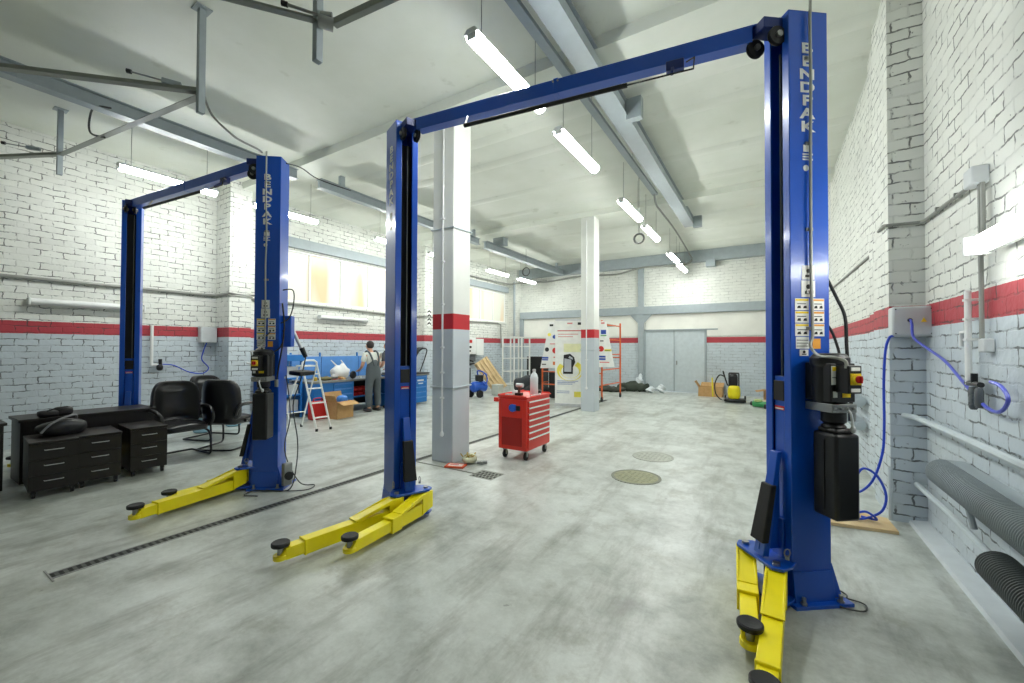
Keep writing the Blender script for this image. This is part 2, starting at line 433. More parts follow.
# steel lintels of the left wall and the windows beneath them
struct(MB().box(XL-.02, XL+.1, 5.0, 10.15, 4.05, 4.3).box(XL-.02, XL+.1, 10.75, 15.75, 4.05, 4.3), 'trim_3', GREYP, bevel=.008)
def glass_mat():
    m, nt, b = new_mat('frosted_window')
    geo = nt.nodes.new('ShaderNodeNewGeometry')
    mp = nd(nt, 'Mapping', Vector=geo.outputs['Position'], Scale=(1, 1.2, .15))
    a = nd(nt, 'TexNoise', Vector=mp.outputs[0], Scale=1.3, Detail=2.0)
    r = nt.nodes.new('ShaderNodeValToRGB'); nt.links.new(a.outputs[0], r.inputs[0])
    e = r.color_ramp.elements; e[0].position = .36; e[0].color = lin('#DDBE98'); e[1].position = .5; e[1].color = lin('#D8D8CC')
    nt.links.new(r.outputs[0], b.inputs['Base Color']); b.inputs['Roughness'].default_value = .25
    nt.links.new(r.outputs[0], b.inputs['Emission Color']); b.inputs['Emission Strength'].default_value = .08
    return m
FG = glass_mat()
for k, (y0, y1) in enumerate(((5.35, 10.0), (10.9, 15.6))):
    wn = props(thing('window_%d' % (k+1), (XL-.1, (y0+y1)/2, 2.72), None, None), kind='structure')
    n = 5; fm = MB().box(XL-.14, XL-.06, y0, y1, 2.72, 2.77).box(XL-.14, XL-.06, y0, y1, 3.97, 4.02)
    for i in range(n+1):
        y = y0+(y1-y0-.05)*i/n; fm.box(XL-.14, XL-.06, y, y+.05, 2.77, 3.97)
    fm.build('window_frame', WHITEP, wn, bevel=.004)
    for i in range(n):
        ya = y0+(y1-y0-.05)*i/n+.05; yb = y0+(y1-y0-.05)*(i+1)/n
        MB().box(XL-.11, XL-.095, ya, yb, 2.77, 3.97).build('window_pane', FG, wn)
# concrete pillars
PM = pillar_mat('pillar_paint', 1.855, 2.07)
def pillar(x0, x1, y0, y1, k):
    p = props(thing('pillar_%d' % k, ((x0+x1)/2, (y0+y1)/2, 0), None, None), kind='structure')
    MB().box(x0, x1, y0, y1, 0, 4.95).build('shaft', PM, p, bevel=.012)
    return p
P1 = pillar(-4.07, -3.69, 4.40, 4.78, 1); P2 = pillar(-4.08, -3.72, 9.9, 10.26, 2)
def drop_pipe(x, y, z0, z1, label, clamps, ringbox=None):
    t = thing('drop_pipe', (x, y, z0), label, 'pipe', None)
    MB().tube([(x, y, z1), (x, y, z0+.05)], .014, 10).build('pipe', WHITEPL, t)
    for z in clamps: MB().box(x-.025, x+.025, y-.02, y+.02, z-.012, z+.012).build('clamp', WHITEPL, t, bevel=.003)
    MB().lathe((x, y, z0), [(.012, 0), (.03, .02), (.03, .05), (.014, .08)], 12).build('end_fitting', WHITEPL, t)
    return t
drop_pipe(-3.86, 4.375, .36, 4.84, 'white vertical air pipe on the front of the nearer white pillar', (.9, 1.25, 1.6, 2.2, 2.8, 3.4))
drop_pipe(-3.92, 9.875, .55, 4.84, 'white vertical air pipe on the farther pillar beside the banner', (1.3, 2.3, 3.3))
def pillar_strap(x0, x1, y0, y1, z, label):
    e = .012
    m = MB()
    m.tube([(x0-e, y0-e, z), (x1+e, y0-e, z-.005), (x1+e, y1+e, z+.01), (x0-e, y1+e, z)], .011, 8, closed=True)
    return props(m.build('pillar_strap_cable', GREYL), label, 'cable')
pillar_strap(-4.07, -3.69, 4.40, 4.78, 1.05, 'pale cable tied round the nearer pillar below its red band')
pillar_strap(-4.07, -3.69, 4.40, 4.78, 3.27, 'pale cable tied round the nearer pillar high above its red band')
pillar_strap(-4.08, -3.72, 9.9, 10.26, 1.55, 'pale cable tied round the farther pillar below its red band')

# ------------------------------------------------------------------ ceiling steel beams
def steel_beam(x0, x1, y0, y1, z0, z1, label, brackets=()):
    t = thing('ceiling_beam', ((x0+x1)/2, (y0+y1)/2, z0), label, 'beam')
    m = MB(); th = .014; xm = (x0+x1)/2
    m.box(x0, x1, y0, y1, z0, z0+th).box(x0, x1, y0, y1, z1-th, z1).box(xm-.03, xm+.03, y0, y1, z0+th, z1-th)
    m.build('beam', GREYP, t, bevel=.003)
    for (bx0, bx1, by0, by1, bz0, bz1) in brackets: MB().box(bx0, bx1, by0, by1, bz0, bz1).build('bracket', GREYP, t, bevel=.004)
    return t
t = steel_beam(-1.84, -1.6, -3.9, 11.45, 4.74, 4.95, 'wide grey steel beam under the ceiling running over the front lift',
    ((-1.62, -1.42, 5.5, 5.62, 4.68, 4.96), (-1.62, -1.42, 11.3, 11.42, 4.68, 4.96), (-1.84, -1.6, -1.5, -1.3, 4.94, 5.0)))
MB().box(-1.80, -1.64, -3.9, 11.44, 4.755, 4.935).build('web_plate', GREYL, t)
t = thing('cable_tray', (-2.07, 2.5, 4.9), 'narrow grey cable tray beside the wide steel ceiling beam', 'cable tray')
MB().box(-2.08, -1.98, -3.9, 9.0, 4.84, 4.845).box(-2.08, -2.075, -3.9, 9.0, 4.845, 4.89).box(-1.985, -1.98, -3.9, 9.0, 4.845, 4.89).build('channel', GREYP, t)
for y in range(-3, 9, 2): MB().tube([(-2.03, y+.3, 4.85), (-2.03, y+.3, ZC)], .004, 6).build('hanger_rod', STEEL, t)
MB().tube([(-2.03, 8.9, 4.86), (-2.1, 9.4, 4.78), (-2.15, 10.2, 4.84), (-2.2, 12, 4.9), (-2.25, 14, 4.86), (-2.3, 15.9, 4.8)], .022, 8, 5).build('cable', CABLEG, t)
steel_beam(-7.42, -7.26, .0, 4.3, 4.66, 4.84, 'grey steel beam under the ceiling leading to the rear lift', ((-7.38, -7.3, .5, .6, 4.84, ZC),))
steel_beam(-7.42, -7.26, 4.75, 9.9, 4.66, 4.84, 'grey steel ceiling beam seen behind the front lift post', ((-7.38, -7.3, 5.2, 5.3, 4.84, ZC), (-7.38, -7.3, 9.6, 9.7, 4.84, ZC)))
steel_beam(-7.42, -7.22, 10.2, 15.8, 4.62, 4.84, 'grey steel ceiling beam beyond the pillar with a hanging bracket box', ((-7.40, -7.0, 10.75, 11.0, 4.82, ZC), (-7.38, -7.3, 15.2, 15.3, 4.84, ZC)))
props(MB().tube([(-9.2, 15.7, 4.5), (-8, 15.72, 4.42), (-6.5, 15.7, 4.52), (-5, 15.7, 4.46), (-4, 15.7, 4.62), (-2.6, 15.7, 4.58), (-2.3, 15.8, 4.75)], .035, 8, 6).build('cable_bundle', CABLEG),
      'grey cable bundle sagging under the top beam of the back wall', 'cable')
props(MB().tube([(-9.55, 15.55, 4.5), (-9.55, 15.55, 0.02)], .05, 12).build('riser_pipe', GREYP), 'grey vertical pipe in the far corner left of the back wall', 'pipe')
props(MB().tube([(-8.0, 15.66, 4.45), (-9.4, 15.5, 4.42), (-9.75, 15.1, 4.4), (-9.8, 12, 4.38)], .03, 8, 5).build('corner_conduit', CABLEG), 'grey conduit bending round the far corner under the ceiling', 'conduit')

# ------------------------------------------------------------------ tube lamps
TUBE = M('lamp_diffuser', '#FFFFFF', .4, var=0)
_b = TUBE.node_tree.nodes['Principled BSDF']; _b.inputs['Emission Color'].default_value = (.97, 1, .96, 1)
LAMP_E = 30.0
_b.inputs['Emission Strength'].default_value = LAMP_E
LH = M('lamp_housing', '#D5D8D5', .4)
def make_lamp():
    t = thing('fluorescent_lamp', (0, 0, 0), 'x', 'lamp', 'ceiling tube lamps')
    MB().prism([(-.080, .031), (.080, .031), (.04, .075), (-.04, .075)], -.66, .66, f=lambda x, z, y: (x, y, z)).build('housing', LH, t, bevel=.006)  # flared lip shaped to block lamp light going up to the ceiling
    pr = [(-.066, .031)]+[(-.066*math.cos(PI*i/8), .015-.06*math.sin(PI*i/8)) for i in range(9)]+[(.066, .031)]
    MB().prism(pr, -.63, .63, f=lambda x, z, y: (x, y, z)).build('diffuser', TUBE, t)
    for s in (-1, 1):
        MB().box(-.05, .05, s*.642-.01, s*.642+.01, -.02, .05).build('end_cap', LH, t, bevel=.01)
        MB().tube([(0, s*.5, .07), (0, s*.5, .87)], .004, 6).build('hanging_wire', CABLEG, t)
    return t
lamp0 = make_lamp(); first = True
spots = []
cen = ['nearest of the middle row, crossed by the nearest lift beam', 'second of the middle row past the nearest lift beam', 'third of the middle row, beyond the nearest lift', 'fourth of the middle row, beside a hanging cable ring',
       'fifth of the middle row toward the back wall', 'last of the middle row before the back wall']
for y, d in zip((3.45, 5.28, 8.08, 9.92, 12.95, 14.75), cen): spots.append((-2.08-.025*y, y, 'lit tube lamp, '+d))
lef = ['over the rear lift beam, nearest of the left row', 'just beside the blue post of the rear lift', 'partly behind the nearest lift post', 'behind the nearer pillar', 'first of the pair seen past the pillar', 'last of the left row by the far corner']
for y, d in zip((2.75, 4.66, 7.5, 9.4, 12.3, 14.4), lef): spots.append((-8.25, y, 'lit tube lamp, window side, '+d))
for x, y, lb in spots:
    o = lamp0 if first else copy_tree(lamp0); first = False
    o.location = (x, y, 4.28); o['label'] = lb
# wall lamps: the lit one on the right wall, unlit ones on the left wall
TUBE2 = TUBE.copy(); TUBE2.node_tree.nodes['Principled BSDF'].inputs['Emission Strength'].default_value = 9.0
def wall_lamp(p0, p1, nrm, lit, label):
    p0, p1, nrm = Vector(p0), Vector(p1), Vector(nrm)
    d = (p1-p0).normalized(); up = Vector((0, 0, 1))
    t = thing('wall_lamp', (p0+p1)/2, label, 'lamp')
    def f(a, z, y): return p0+d*y+nrm*a+up*z
    L = (p1-p0).length
    MB().prism([(-.05, -.05), (-.05, .05), (0, .045), (0, -.045)], -.02, L+.02, f=f).build('housing', LH, t, bevel=.006)
    pr = [(.002, -.055)]+[(.075*math.sin(PI*i/8), -.055*math.cos(PI*i/8)) for i in range(1, 8)]+[(.002, .055)]
    MB().prism(pr, 0, L, f=f).build('diffuser', TUBE2 if lit else WHITEPL, t)
    for y in (-.03, L): MB().prism([(-.05, -.06), (-.05, .06), (.078, .06), (.078, -.06)], y, y+.03, f=f).build('end_cap', LH, t, bevel=.01)
    return t
wall_lamp((1.11, 3.66, 2.24), (1.11, 2.40, 2.24), (-1, 0, 0), True, 'lit tube lamp mounted on the brick wall beside the conduit, above the red band')
for y0, y1, z, lb in ((1.52, 2.9, 2.31, 'unlit white tube fitting on the brick wall behind the rear lift post'), (6.5, 7.95, 2.38, 'unlit white tube fitting on the wall above the blue workbench')):
    wall_lamp((-9.93, y0, z), (-9.93, y1, z), (1, 0, 0), False, lb)

# ------------------------------------------------------------------ two-post lifts
A8 = R(8)
def r8(x, y, a=A8): return Vector((math.cos(a)*x-math.sin(a)*y, math.sin(a)*x+math.cos(a)*y, 0))
def two_post_lift(EL, ER, padsL, padsR, label, which):
    EL, ER = Vector((*EL, 0)), Vector((*ER, 0))
    c = (EL+ER)/2
    root = thing('two_post_lift', c, label, 'car lift', 'two-post car lifts')
    D, W, H = .27, .222, 3.775
    for side, E_ in (('L', EL), ('R', ER)):
        t = r8(.8660, .5) if side == 'R' else r8(-.8660, .5)
        o = r8(-.5, .8660) if side == 'R' else r8(.5, .8660)
        def F(u, v, z, E_=E_, t=t, o=o): return E_+t*u+o*v+Vector((0, 0, z))
        def uv(mb, F=F): mb.X = lambda p: F(p.x, p.y, p.z); return mb
        col = MB(); th = .012
        prof = [(0, 0), (D, 0), (D, W), (0, W), (0, .162), (th, .162), (th, W-th), (D-th, W-th), (D-th, th), (th, th), (th, .058), (0, .058)]
        uv(col).prism(prof, .02, H)
        col.box(0, D, 0, W, H-.012, H)
        cl = col.build('column', BLUE, root, bevel=.004)
        b = uv(MB()); b.box(-.03, D+.09, -.07, W+.07, 0, .022)
        b.hexa([(D, 0, .02), (D+.075, 0, .02), (D+.075, W, .02), (D, W, .02), (D, 0, .24), (D+.004, 0, .24), (D+.004, W, .24), (D, W, .24)])
        b.hexa([(.0, -.03, .02), (D, -.03, .02), (D, 0, .02), (.0, 0, .02), (.0, -.008, .2), (D, -.008, .2), (D, 0, .2), (.0, 0, .2)])
        b.build('base_plate', BLUE, root, bevel=.004)
        for u, v in ((.04, -.045), (D+.02, -.045), (D+.06, W+.03), (.04, W+.045), (D+.06, .1)):
            uv(MB()).lathe((u, v, .02), [(.02, 0), (.02, .012), (.012, .014), (.012, .045)], 6).build('anchor_bolt', STEEL, root)
        # inner strap, cable and liner
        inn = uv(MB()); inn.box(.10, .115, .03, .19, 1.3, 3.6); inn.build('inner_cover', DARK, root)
        uv(MB()).tube([(.05, .135, 1.35), (.05, .135, 3.58)], .006, 6).build('lift_cable', CABLEG, root)
        ca = uv(MB()); ca.box(.015, .09, .062, .158, .1, 1.42)
        ca.box(-.012, .012, .064, .156, .1, .5)
        crg = ca.build('carriage', BLUE, root, bevel=.004)
        bl = uv(MB()); bl.box(.004, .016, .064, .156, 1.26, 1.39); bl.build('slide_block', BLKP, root, bevel=.003)
        st = uv(MB()); st.box(.009, .013, .07, .15, 1.2, 1.225, mi=0); st.box(.008, .0095, .075, .145, 1.204, 1.212, mi=1); st.build('warning_sticker', [REDINK, PAPER], root)
        # arm yoke: two plates and pivot pins
        plate = [(.03, .0), (-.04, -.05), (-.12, -.075), (-.17, -.04), (-.18, .28), (-.13, .33), (-.04, .31), (.03, .22)]
        yk = uv(MB()); yk.prism(plate, .24, .258).prism(plate, .03, .048); yk.box(-.05, -.01, .03, .19, .045, .25)
        yk.build('arm_yoke', BLUE, root, bevel=.003)
        for v in (-.015, .27): uv(MB()).cyl((-.12, v, .025), (-.12, v, .275), .022, 12).build('pivot_pin', STEEL, root)
        for v in (-.02, .24): 
            rg = uv(MB()); rg.tube([(-.05+.02*math.cos(a*PI/4), v, .33+.025*math.sin(a*PI/4)) for a in range(8)], .004, 6, closed=True); rg.cyl((-.05, v, .29), (-.05, v, .31), .012, 8); rg.build('release_ring', STEEL, root)
        # padded door guard leaning out from the carriage
        g = uv(MB()); g.hexa([(-.15, .06, .27), (-.11, .06, .27), (-.11, .15, .27), (-.15, .15, .27), (-.035, .075, .93), (-.002, .075, .93), (-.002, .14, .93), (-.035, .14, .93)])
        g.hexa([(-.15, .1, .3), (-.0, .1, .3), (-.0, .115, .3), (-.15, .115, .3), (-.03, .1, .8), (0, .1, .8), (0, .115, .8), (-.03, .115, .8)])
        g.build('door_guard', BLUE, root, bevel=.004)
        g = uv(MB()); g.hexa([(-.165, .045, .36), (-.12, .045, .36), (-.12, .165, .36), (-.165, .165, .36), (-.090, .06, .72), (-.05, .06, .72), (-.05, .155, .72), (-.090, .155, .72)])
        g.build('guard_pad', BLK, root, bevel=.006)
        # arms
        for (pv, pad) in zip(((-.12, -.015), (-.12, .27)), padsL if side == 'L' else padsR):
            p0 = F(pv[0], pv[1], 0); p1 = Vector((pad[0], pad[1], 0)); d = (p1-p0); L = d.length; d.normalize(); a = Vector((0, 0, 1)).cross(d)
            def G(s, q, z, p0=p0, d=d, a=a): return p0+d*s+a*q+Vector((0, 0, z))
            def ax(mb, G=G): mb.X = lambda p: G(p.x, p.y, p.z); return mb
            long_ = pv[1] < 0; m = ax(MB()); s1 = (.84 if long_ else .56)*L; hw = .05
            m.box(.09, s1, -hw, hw, .04, .15)
            for sg in (-1, 1):       # clevis cheeks and the raised truss chord
                q0, q1 = sg*hw-.008, sg*hw+.008
                m.hexa([(-.04, q0, .08), (.11, q0, .05), (.11, q1, .05), (-.04, q1, .08), (-.04, q0, .236), (.11, q0, .236), (.11, q1, .236), (-.04, q1, .236)])
                m.hexa([(.10, q0, .198), (.42*L, q0, .145), (.42*L, q1, .145), (.10, q1, .198), (.10, q0, .236), (.44*L, q0, .162), (.44*L, q1, .162), (.10, q1, .236)])
            m.hexa([(.02, -hw, .224), (.43*L, -hw, .150), (.43*L, hw, .150), (.02, hw, .224), (.02, -hw, .237), (.44*L, -hw, .163), (.44*L, hw, .163), (.02, hw, .237)])
            arm = m.build('lifting_arm', YEL, root, bevel=.005)
            m = ax(MB()); m.box(s1-.12, s1-.0, -hw-.008, hw+.008, .033, .158) if not long_ else m.box(s1-.01, s1+.006, -hw-.003, hw+.003, .037, .153); m.build('arm_collar', YEL, arm, bevel=.005)
            m = ax(MB()); m.box(s1-.1, L-.02, -.044, .044, .05, .138)
            m.hexa([(L-.05, -.044, .062), (L+.02, -.04, .062), (L+.02, .04, .062), (L-.05, .044, .062), (L-.05, -.044, .15), (L+.01, -.04, .095), (L+.01, .04, .095), (L-.05, .044, .15)])
            m.lathe((L, 0, .055), [(.05, 0), (.05, .035)], 16)
            m.build('arm_extension', YEL, arm, bevel=.004)
            m = ax(MB()); m.lathe((L, 0, .06), [(.022, 0), (.022, .09)], 12); m.build('pad_stem', STEEL, arm)
            m = ax(MB()); m.lathe((L, 0, .145), [(.045, 0), (.06, .006), (.063, .014), (.063, .030), (.056, .036), (.03, .032)], 24); m.build('rubber_pad', BLK, arm)
        # top: sheave bracket and sheaves
        tb_ = uv(MB()); tb_.box(-.13, .01, .05, .17, 3.69, 3.76); tb_.build('top_bracket', BLUE_D, root, bevel=.004)
        for (u, v, z) in ((-.04, .05, 3.635), (-.11, .16, 3.62)):
            s_ = uv(MB()); s_.lathe((u, v, z), [(.058, -.014), (.06, -.01), (.045, -.004), (.045, .004), (.06, .01), (.058, .014)], 24, axis=(0, 1, 0))
            s_.build('sheave', BLKP, root)
            s_ = uv(MB()); s_.lathe((u, v, z), [(.02, -.03), (.02, .03)], 10, axis=(0, 1, 0)); s_.build('sheave_axle', STEEL, root)
        # lettering down the face
        right = Vector((o.y, -o.x, 0)); nrm = -o
        letters('B\nE\nN\nD\nP\nA\nK', 'lettering', PAPER, cl, F(.125, -.0015, 3.50), right, nrm, .092, sx=1.55, spacing=.92, bold=.03, depth=.001)
        z = 2.86
        uv(MB()).box(.095, .155, -.003, -.0005, z, z+.045).build('logo_block', PAPER, cl)
        for k in range(3): uv(MB()).box(.09, .16-.02*(k == 1), -.003, -.0005, z-.02-.017*k, z-.011-.017*k).build('small_lettering', PAPER, cl)
        uv(MB()).lathe((.112, -.003, z-.105), [(.02, 0), (.02, .002)], 14, axis=(0, 1, 0)).build('round_mark', PAPER, cl)
        # safety stickers
        if side == 'R':
            for (u0, u1, z0, z1, kind) in ((.08, .165, 2.04, 2.13, 0), (.075, .17, 1.93, 2.035, 0), (.03, .125, 1.845, 1.92, 1), (.03, .125, 1.765, 1.84, 1), (.03, .125, 1.68, 1.76, 1), (.15, .232, 1.845, 1.92, 2), (.15, .232, 1.765, 1.84, 2), (.15, .232, 1.68, 1.76, 2), (.035, .125, 1.60, 1.675, 3), (.15, .205, 1.60, 1.665, 4), (.06, .12, 1.555, 1.595, 0)):
                s_ = uv(MB())
                s_.box(u0, u1, -.0025, -.0005, z0, z1, mi=0 if kind != 4 else 2)
                hgt = z1-z0; wd = u1-u0
                if kind in (1, 2): s_.box(u0+.003, u1-.003, -.0035, -.002, z1-.016, z1-.004, mi=1 if kind == 1 else 3)
                if kind in (1, 2):
                    s_.mi = 4
                    for q in (.28, .72): s_.hexa([(u0+wd*(q-.14), -.0035, z0+.012), (u0+wd*(q+.14), -.0035, z0+.012), (u0+wd*(q+.14), -.002, z0+.012), (u0+wd*(q-.14), -.002, z0+.012), (u0+wd*(q-.08), -.0035, z0+.027), (u0+wd*(q+.1), -.0035, z0+.03), (u0+wd*(q+.1), -.002, z0+.03), (u0+wd*(q-.08), -.002, z0+.027)])
                    s_.box(u0+wd*.15, u0+wd*.8, -.0035, -.002, z0+.038, z0+.043)
                if kind == 3:
                    s_.mi = 4
                    for q in (.2, .45, .7): s_.box(u0+.004, u1-.006, -.0035, -.002, z0+hgt*q, z0+hgt*q+.004)
                if kind == 0:
                    s_.mi = 4
                    s_.lathe((u0+wd*.5, -.002, z0+hgt*.62), [(wd*.16, 0), (wd*.16, -.0015)], 10, axis=(0, 1, 0)); s_.box(u0+wd*.25, u0+wd*.75, -.0035, -.002, z0+hgt*.18, z0+hgt*.34)
                s_.build('sticker', [PAPER, YSTK, ORSTK, ORSTK, BLKINK], cl)
            # hydraulic power unit on the face
            def pv_(mb, F=F): mb.X = lambda p: F(p.x+.035, p.y+.012, p.z); return mb
            rv = pv_(MB()); rv.box(.06, .215, -.235, -.065, .595, 1.10); rv.box(.075, .20, -.22, -.08, 1.095, 1.13)
            pu = rv.build('oil_reservoir', BLKP, root, bevel=.018)
            pv_(MB()).box(.055, .061, -.155, -.145, .64, 1.06).build('reservoir_seam', BLK, pu)
            m = pv_(MB()); m.lathe((.135, -.14, 1.12), [(.06, 0), (.065, .015), (.05, .03), (.065, .045), (.065, .1)], 20); m.build('filler_neck', BLKP, pu)
            m = pv_(MB()); m.box(.045, .205, -.225, -.03, 1.225, 1.275)
            for k in range(4): m.lathe((.06+.04*k, -.225, 1.25), [(.009, 0), (.009, -.012)], 8, axis=(0, 1, 0))
            m.build('valve_block', STEEL, pu, bevel=.006)
            m = pv_(MB()); m.tube([(.14, -.235, 1.24), (.14, -.25, 1.22), (.155, -.245, 1.16), (.165, -.235, 1.13)], .007, 8, 4); m.sup((.168, -.235, 1.13), (.026, .026, .04), .8); m.build('release_lever', CHROME, pu)
            m = pv_(MB()); m.lathe((.125, -.125, 1.275), [(.085, 0), (.09, .02), (.09, .22), (.1, .23), (.1, .27), (.08, .295), (.03, .30)], 28)
            m.box(.045, .205, -.215, -.03, 1.285, 1.515)
            mo = m.build('motor', BLKP, pu, bevel=.006)
            m = pv_(MB()); m.box(.05, .095, -.219, -.214, 1.39, 1.50, mi=0); m.box(.053, .092, -.221, -.218, 1.47, 1.495, mi=1); m.box(.053, .092, -.221, -.218, 1.43, 1.434, mi=2)
            m.box(.06, .085, -.219, -.214, 1.315, 1.35, mi=0); m.box(.12, .17, -.219, -.214, 1.315, 1.34, mi=1)
            m.build('motor_label', [PAPER, YSTK, BLKINK], mo)
            m = pv_(MB()); m.box(.075, .16, -.30, -.215, 1.345, 1.505); sb = m.build('switch_box', BLKP, pu, bevel=.005)
            m = pv_(MB()); m.box(.086, .15, -.305, -.299, 1.395, 1.46, mi=1); m.box(.09, .146, -.304, -.299, 1.355, 1.375, mi=0); m.box(.09, .146, -.304, -.299, 1.475, 1.495, mi=0)
            m.build('switch_plate', [PAPER, YSTK], sb, bevel=.001)
            m = pv_(MB()); m.lathe((.118, -.305, 1.428), [(.032, 0), (.03, -.014), (.02, -.016)], 20, axis=(0, 1, 0)); m.build('switch_ring', YSTK, sb)
            m = pv_(MB()); m.lathe((.118, -.319, 1.428), [(.022, 0), (.02, -.012)], 16, axis=(0, 1, 0)); m.box(.113, .123, -.342, -.325, 1.408, 1.448); m.build('switch_knob', REDP, sb, bevel=.002)
            # steel conduit down the face
            m = uv(MB())
            top = [(.125, -.03, 3.81), (.125, -.03, 3.3), (.13, -.018, 2.9), (.125, -.022, 2.5), (.128, -.018, 2.1), (.13, -.022, 1.8), (.125, -.03, 1.68), (.10, -.04, 1.62), (.08, -.12, 1.56), (.09, -.22, 1.55), (.11, -.27, 1.53), (.115, -.27, 1.49)]
            if which == 1: top = [(.14, -.12, 5.05), (.13, -.07, 4.4)]+top
            m.tube(top, .009, 8, 5); m.build('power_conduit', M('conduit_metal', '#A9ABA4', .4, metal=.4), root)
            for z in (3.45, 2.9, 2.35, 1.95, 1.72): uv(MB()).box(.105, .15, -.012, 0, z, z+.02).build('conduit_clip', STEEL, root)
            m = uv(MB()); m.tube([(.28, .05, 2.1), (.32, -.0, 1.93), (.34, -.04, 1.8), (.33, -.06, 1.6), (.31, -.10, 1.36), (.3, -.12, 1.2)], .0095, 8, 5); m.build('hydraulic_hose', BLK, root)
            m = uv(MB()); m.tube([(.27, .08, 1.82), (.31, .03, 1.72), (.3, -.03, 1.6), (.26, -.08, 1.55)], .008, 8, 5); m.build('return_hose', BLK, root)
            m = uv(MB()); m.cyl((.3, -.12, 1.16), (.3, -.12, 1.24), .02, 10); m.build('hose_fitting', STEEL, root)
    # crossbeam with shut-off bar
    A = EL+r8(.5, .866)*.11; B = ER+r8(-.5, .866)*.11
    d = (B-A).normalized(); q = Vector((d.y, -d.x, 0))          # towards the camera side
    def S(s, off, z): return A+(B-A)*s+q*off+Vector((0, 0, z))
    m = MB(); m.X = lambda p: A+d*p.x+q*p.y+Vector((0, 0, p.z)); LL = (B-A).length
    m.box(-.02, LL+.02, -.05, .05, 3.758, 3.77).box(.14, LL-.14, .04, .05, 3.66, 3.76).box(.14, LL-.14, -.05, -.04, 3.66, 3.76)
    m.box(.14, LL-.14, -.05, .05, 3.656, 3.664)
    m.box(LL*.5-.02, LL*.5+.02, -.054, .054, 3.652, 3.776)
    m.build('crossbeam', BLUE, root, bevel=.003)
    for x in (LL*.5-.02, LL*.5+.02):
        m = MB(); m.X = lambda p: A+d*p.x+q*p.y+Vector((0, 0, p.z))
        m.lathe((x, .054, 3.75), [(.008, 0), (.008, .01)], 6, axis=(0, 1, 0)).build('beam_bolt', STEEL, root)
    MB().tube([S(.24, .15, 3.515), S(.69, .15, 3.51)], .017, 12).build('shutoff_bar', BLK, root)
    MB().tube([S(.69, .15, 3.51), S(.80, .15, 3.51), S(.835, .14, 3.515), S(.837, .13, 3.60), S(.82, .07, 3.62)], .006, 8).build('switch_rod', BLKP, root)
    m = MB(); m.obox(S(.795, .04, 3.625), (.12, .06, .07), (0, 0, math.atan2(d.y, d.x))); m.bar(S(.79, .06, 3.60), S(.79, .15, 3.515), .02, .03); m.build('limit_switch', BLUE_D, root, bevel=.004)
    m = MB(); m.tube([S(.23, .04, 3.66), S(.232, .09, 3.57), S(.24, .15, 3.515)], .01, 8); m.build('bar_bracket', STEEL, root)
    return root
L1 = two_post_lift((-3.006, 2.735), (.118, 3.15), ((-3.03, 1.69), (-2.70, 2.03)), ((-.02, 2.10), (-.09, 2.50)),
    'nearest blue two-post car lift with yellow arms on the open concrete floor', 1)
L2 = two_post_lift((-8.13, 2.12), (-4.93, 2.42), ((-8.26, 1.15), (-7.9, 1.5)), ((-4.84, 1.39), (-5.03, 1.70)),
    'farther blue two-post car lift standing behind the dark desks and black chairs', 2)

# things hung on the rear lift's post
t = thing('cable_holder_box', (-4.750, 2.830, 1.6), 'blue metal holder box on the rear side of the farther lift post', 'box')
m = MB(); m.obox((-4.760, 2.690, 1.78), (.15, .1, .36), (0, 0, R(38)))
m.build('casing', BLUE, t, bevel=.008)
m = MB(); m.cyl((-4.820, 2.660, 1.83), (-4.740, 2.760, 1.82), .04, 14); m.build('socket', BLKP, t)
t = thing('welding_torch', (-4.760, 2.780, 1.5), 'grey gun with a black handle hanging from the blue holder box', 'hand tool')
MB().tube([(-4.760, 2.750, 1.84), (-4.730, 2.810, 1.68), (-4.710, 2.850, 1.58)], .02, 10).build('body', CHROME, t)
MB().tube([(-4.710, 2.850, 1.59), (-4.690, 2.890, 1.48)], .03, 10, r1=.024).build('grip', BLKP, t)
MB().tube([(-4.690, 2.890, 1.48), (-4.760, 2.870, 1.2), (-4.840, 2.830, .9), (-4.740, 2.830, .5), (-4.590, 2.730, .25), (-4.540, 2.630, .02), (-4.690, 2.480, .015), (-4.840, 2.410, .015), (-4.960, 2.450, .02)], .007, 8, 6).build('cord', CABLED, t)
props(MB().tube([(-4.710, 2.620, 2.25), (-4.630, 2.690, 2.25), (-4.630, 2.700, 2.1), (-4.690, 2.680, 1.93), (-4.760, 2.590, 1.85), (-4.810, 2.490, 1.72)], .007, 8, 6).build('looped_cable', CABLED), 'dark cable looped from a hook on the farther lift post', 'cable')
t = thing('rubber_tray', (-4.780, 2.720, 1.2), 'black tray on a curved silver tube beside the farther lift post', 'tray')
MB().obox((-4.760, 2.890, 1.29), (.16, .26, .05), (0, .1, R(20))).build('tray', BLK, t, bevel=.012)
MB().tube([(-4.980, 2.370, 1.42), (-4.930, 2.490, 1.38), (-4.880, 2.570, 1.27), (-4.810, 2.720, 1.24)], .012, 8, 5).build('bracket_tube', CHROME, t)
props(MB().tube([(-4.800, 2.720, 1.27), (-4.760, 2.750, .8), (-4.780, 2.700, .4), (-4.600, 2.770, .05), (-4.460, 2.870, .012), (-4.380, 2.720, .012), (-4.580, 2.550, .012), (-4.830, 2.430, .012), (-4.780, 2.270, .012), (-4.630, 2.330, .012)], .006, 8, 6).build('trailing_cable', CABLED), 'thin dark cord trailing on the floor by the farther lift post', 'cord')
t = thing('lock_release_unit', (-4.630, 2.620, .05), 'small steel lock mechanism at the foot of the farther lift post', 'mechanism')
MB().box(-4.63, -4.575, 2.58, 2.68, .05, .3).build('cover', STEEL, t, bevel=.01)
MB().cyl((-4.580, 2.630, .16), (-4.550, 2.630, .16), .045, 14).build('coil', BLKP, t)
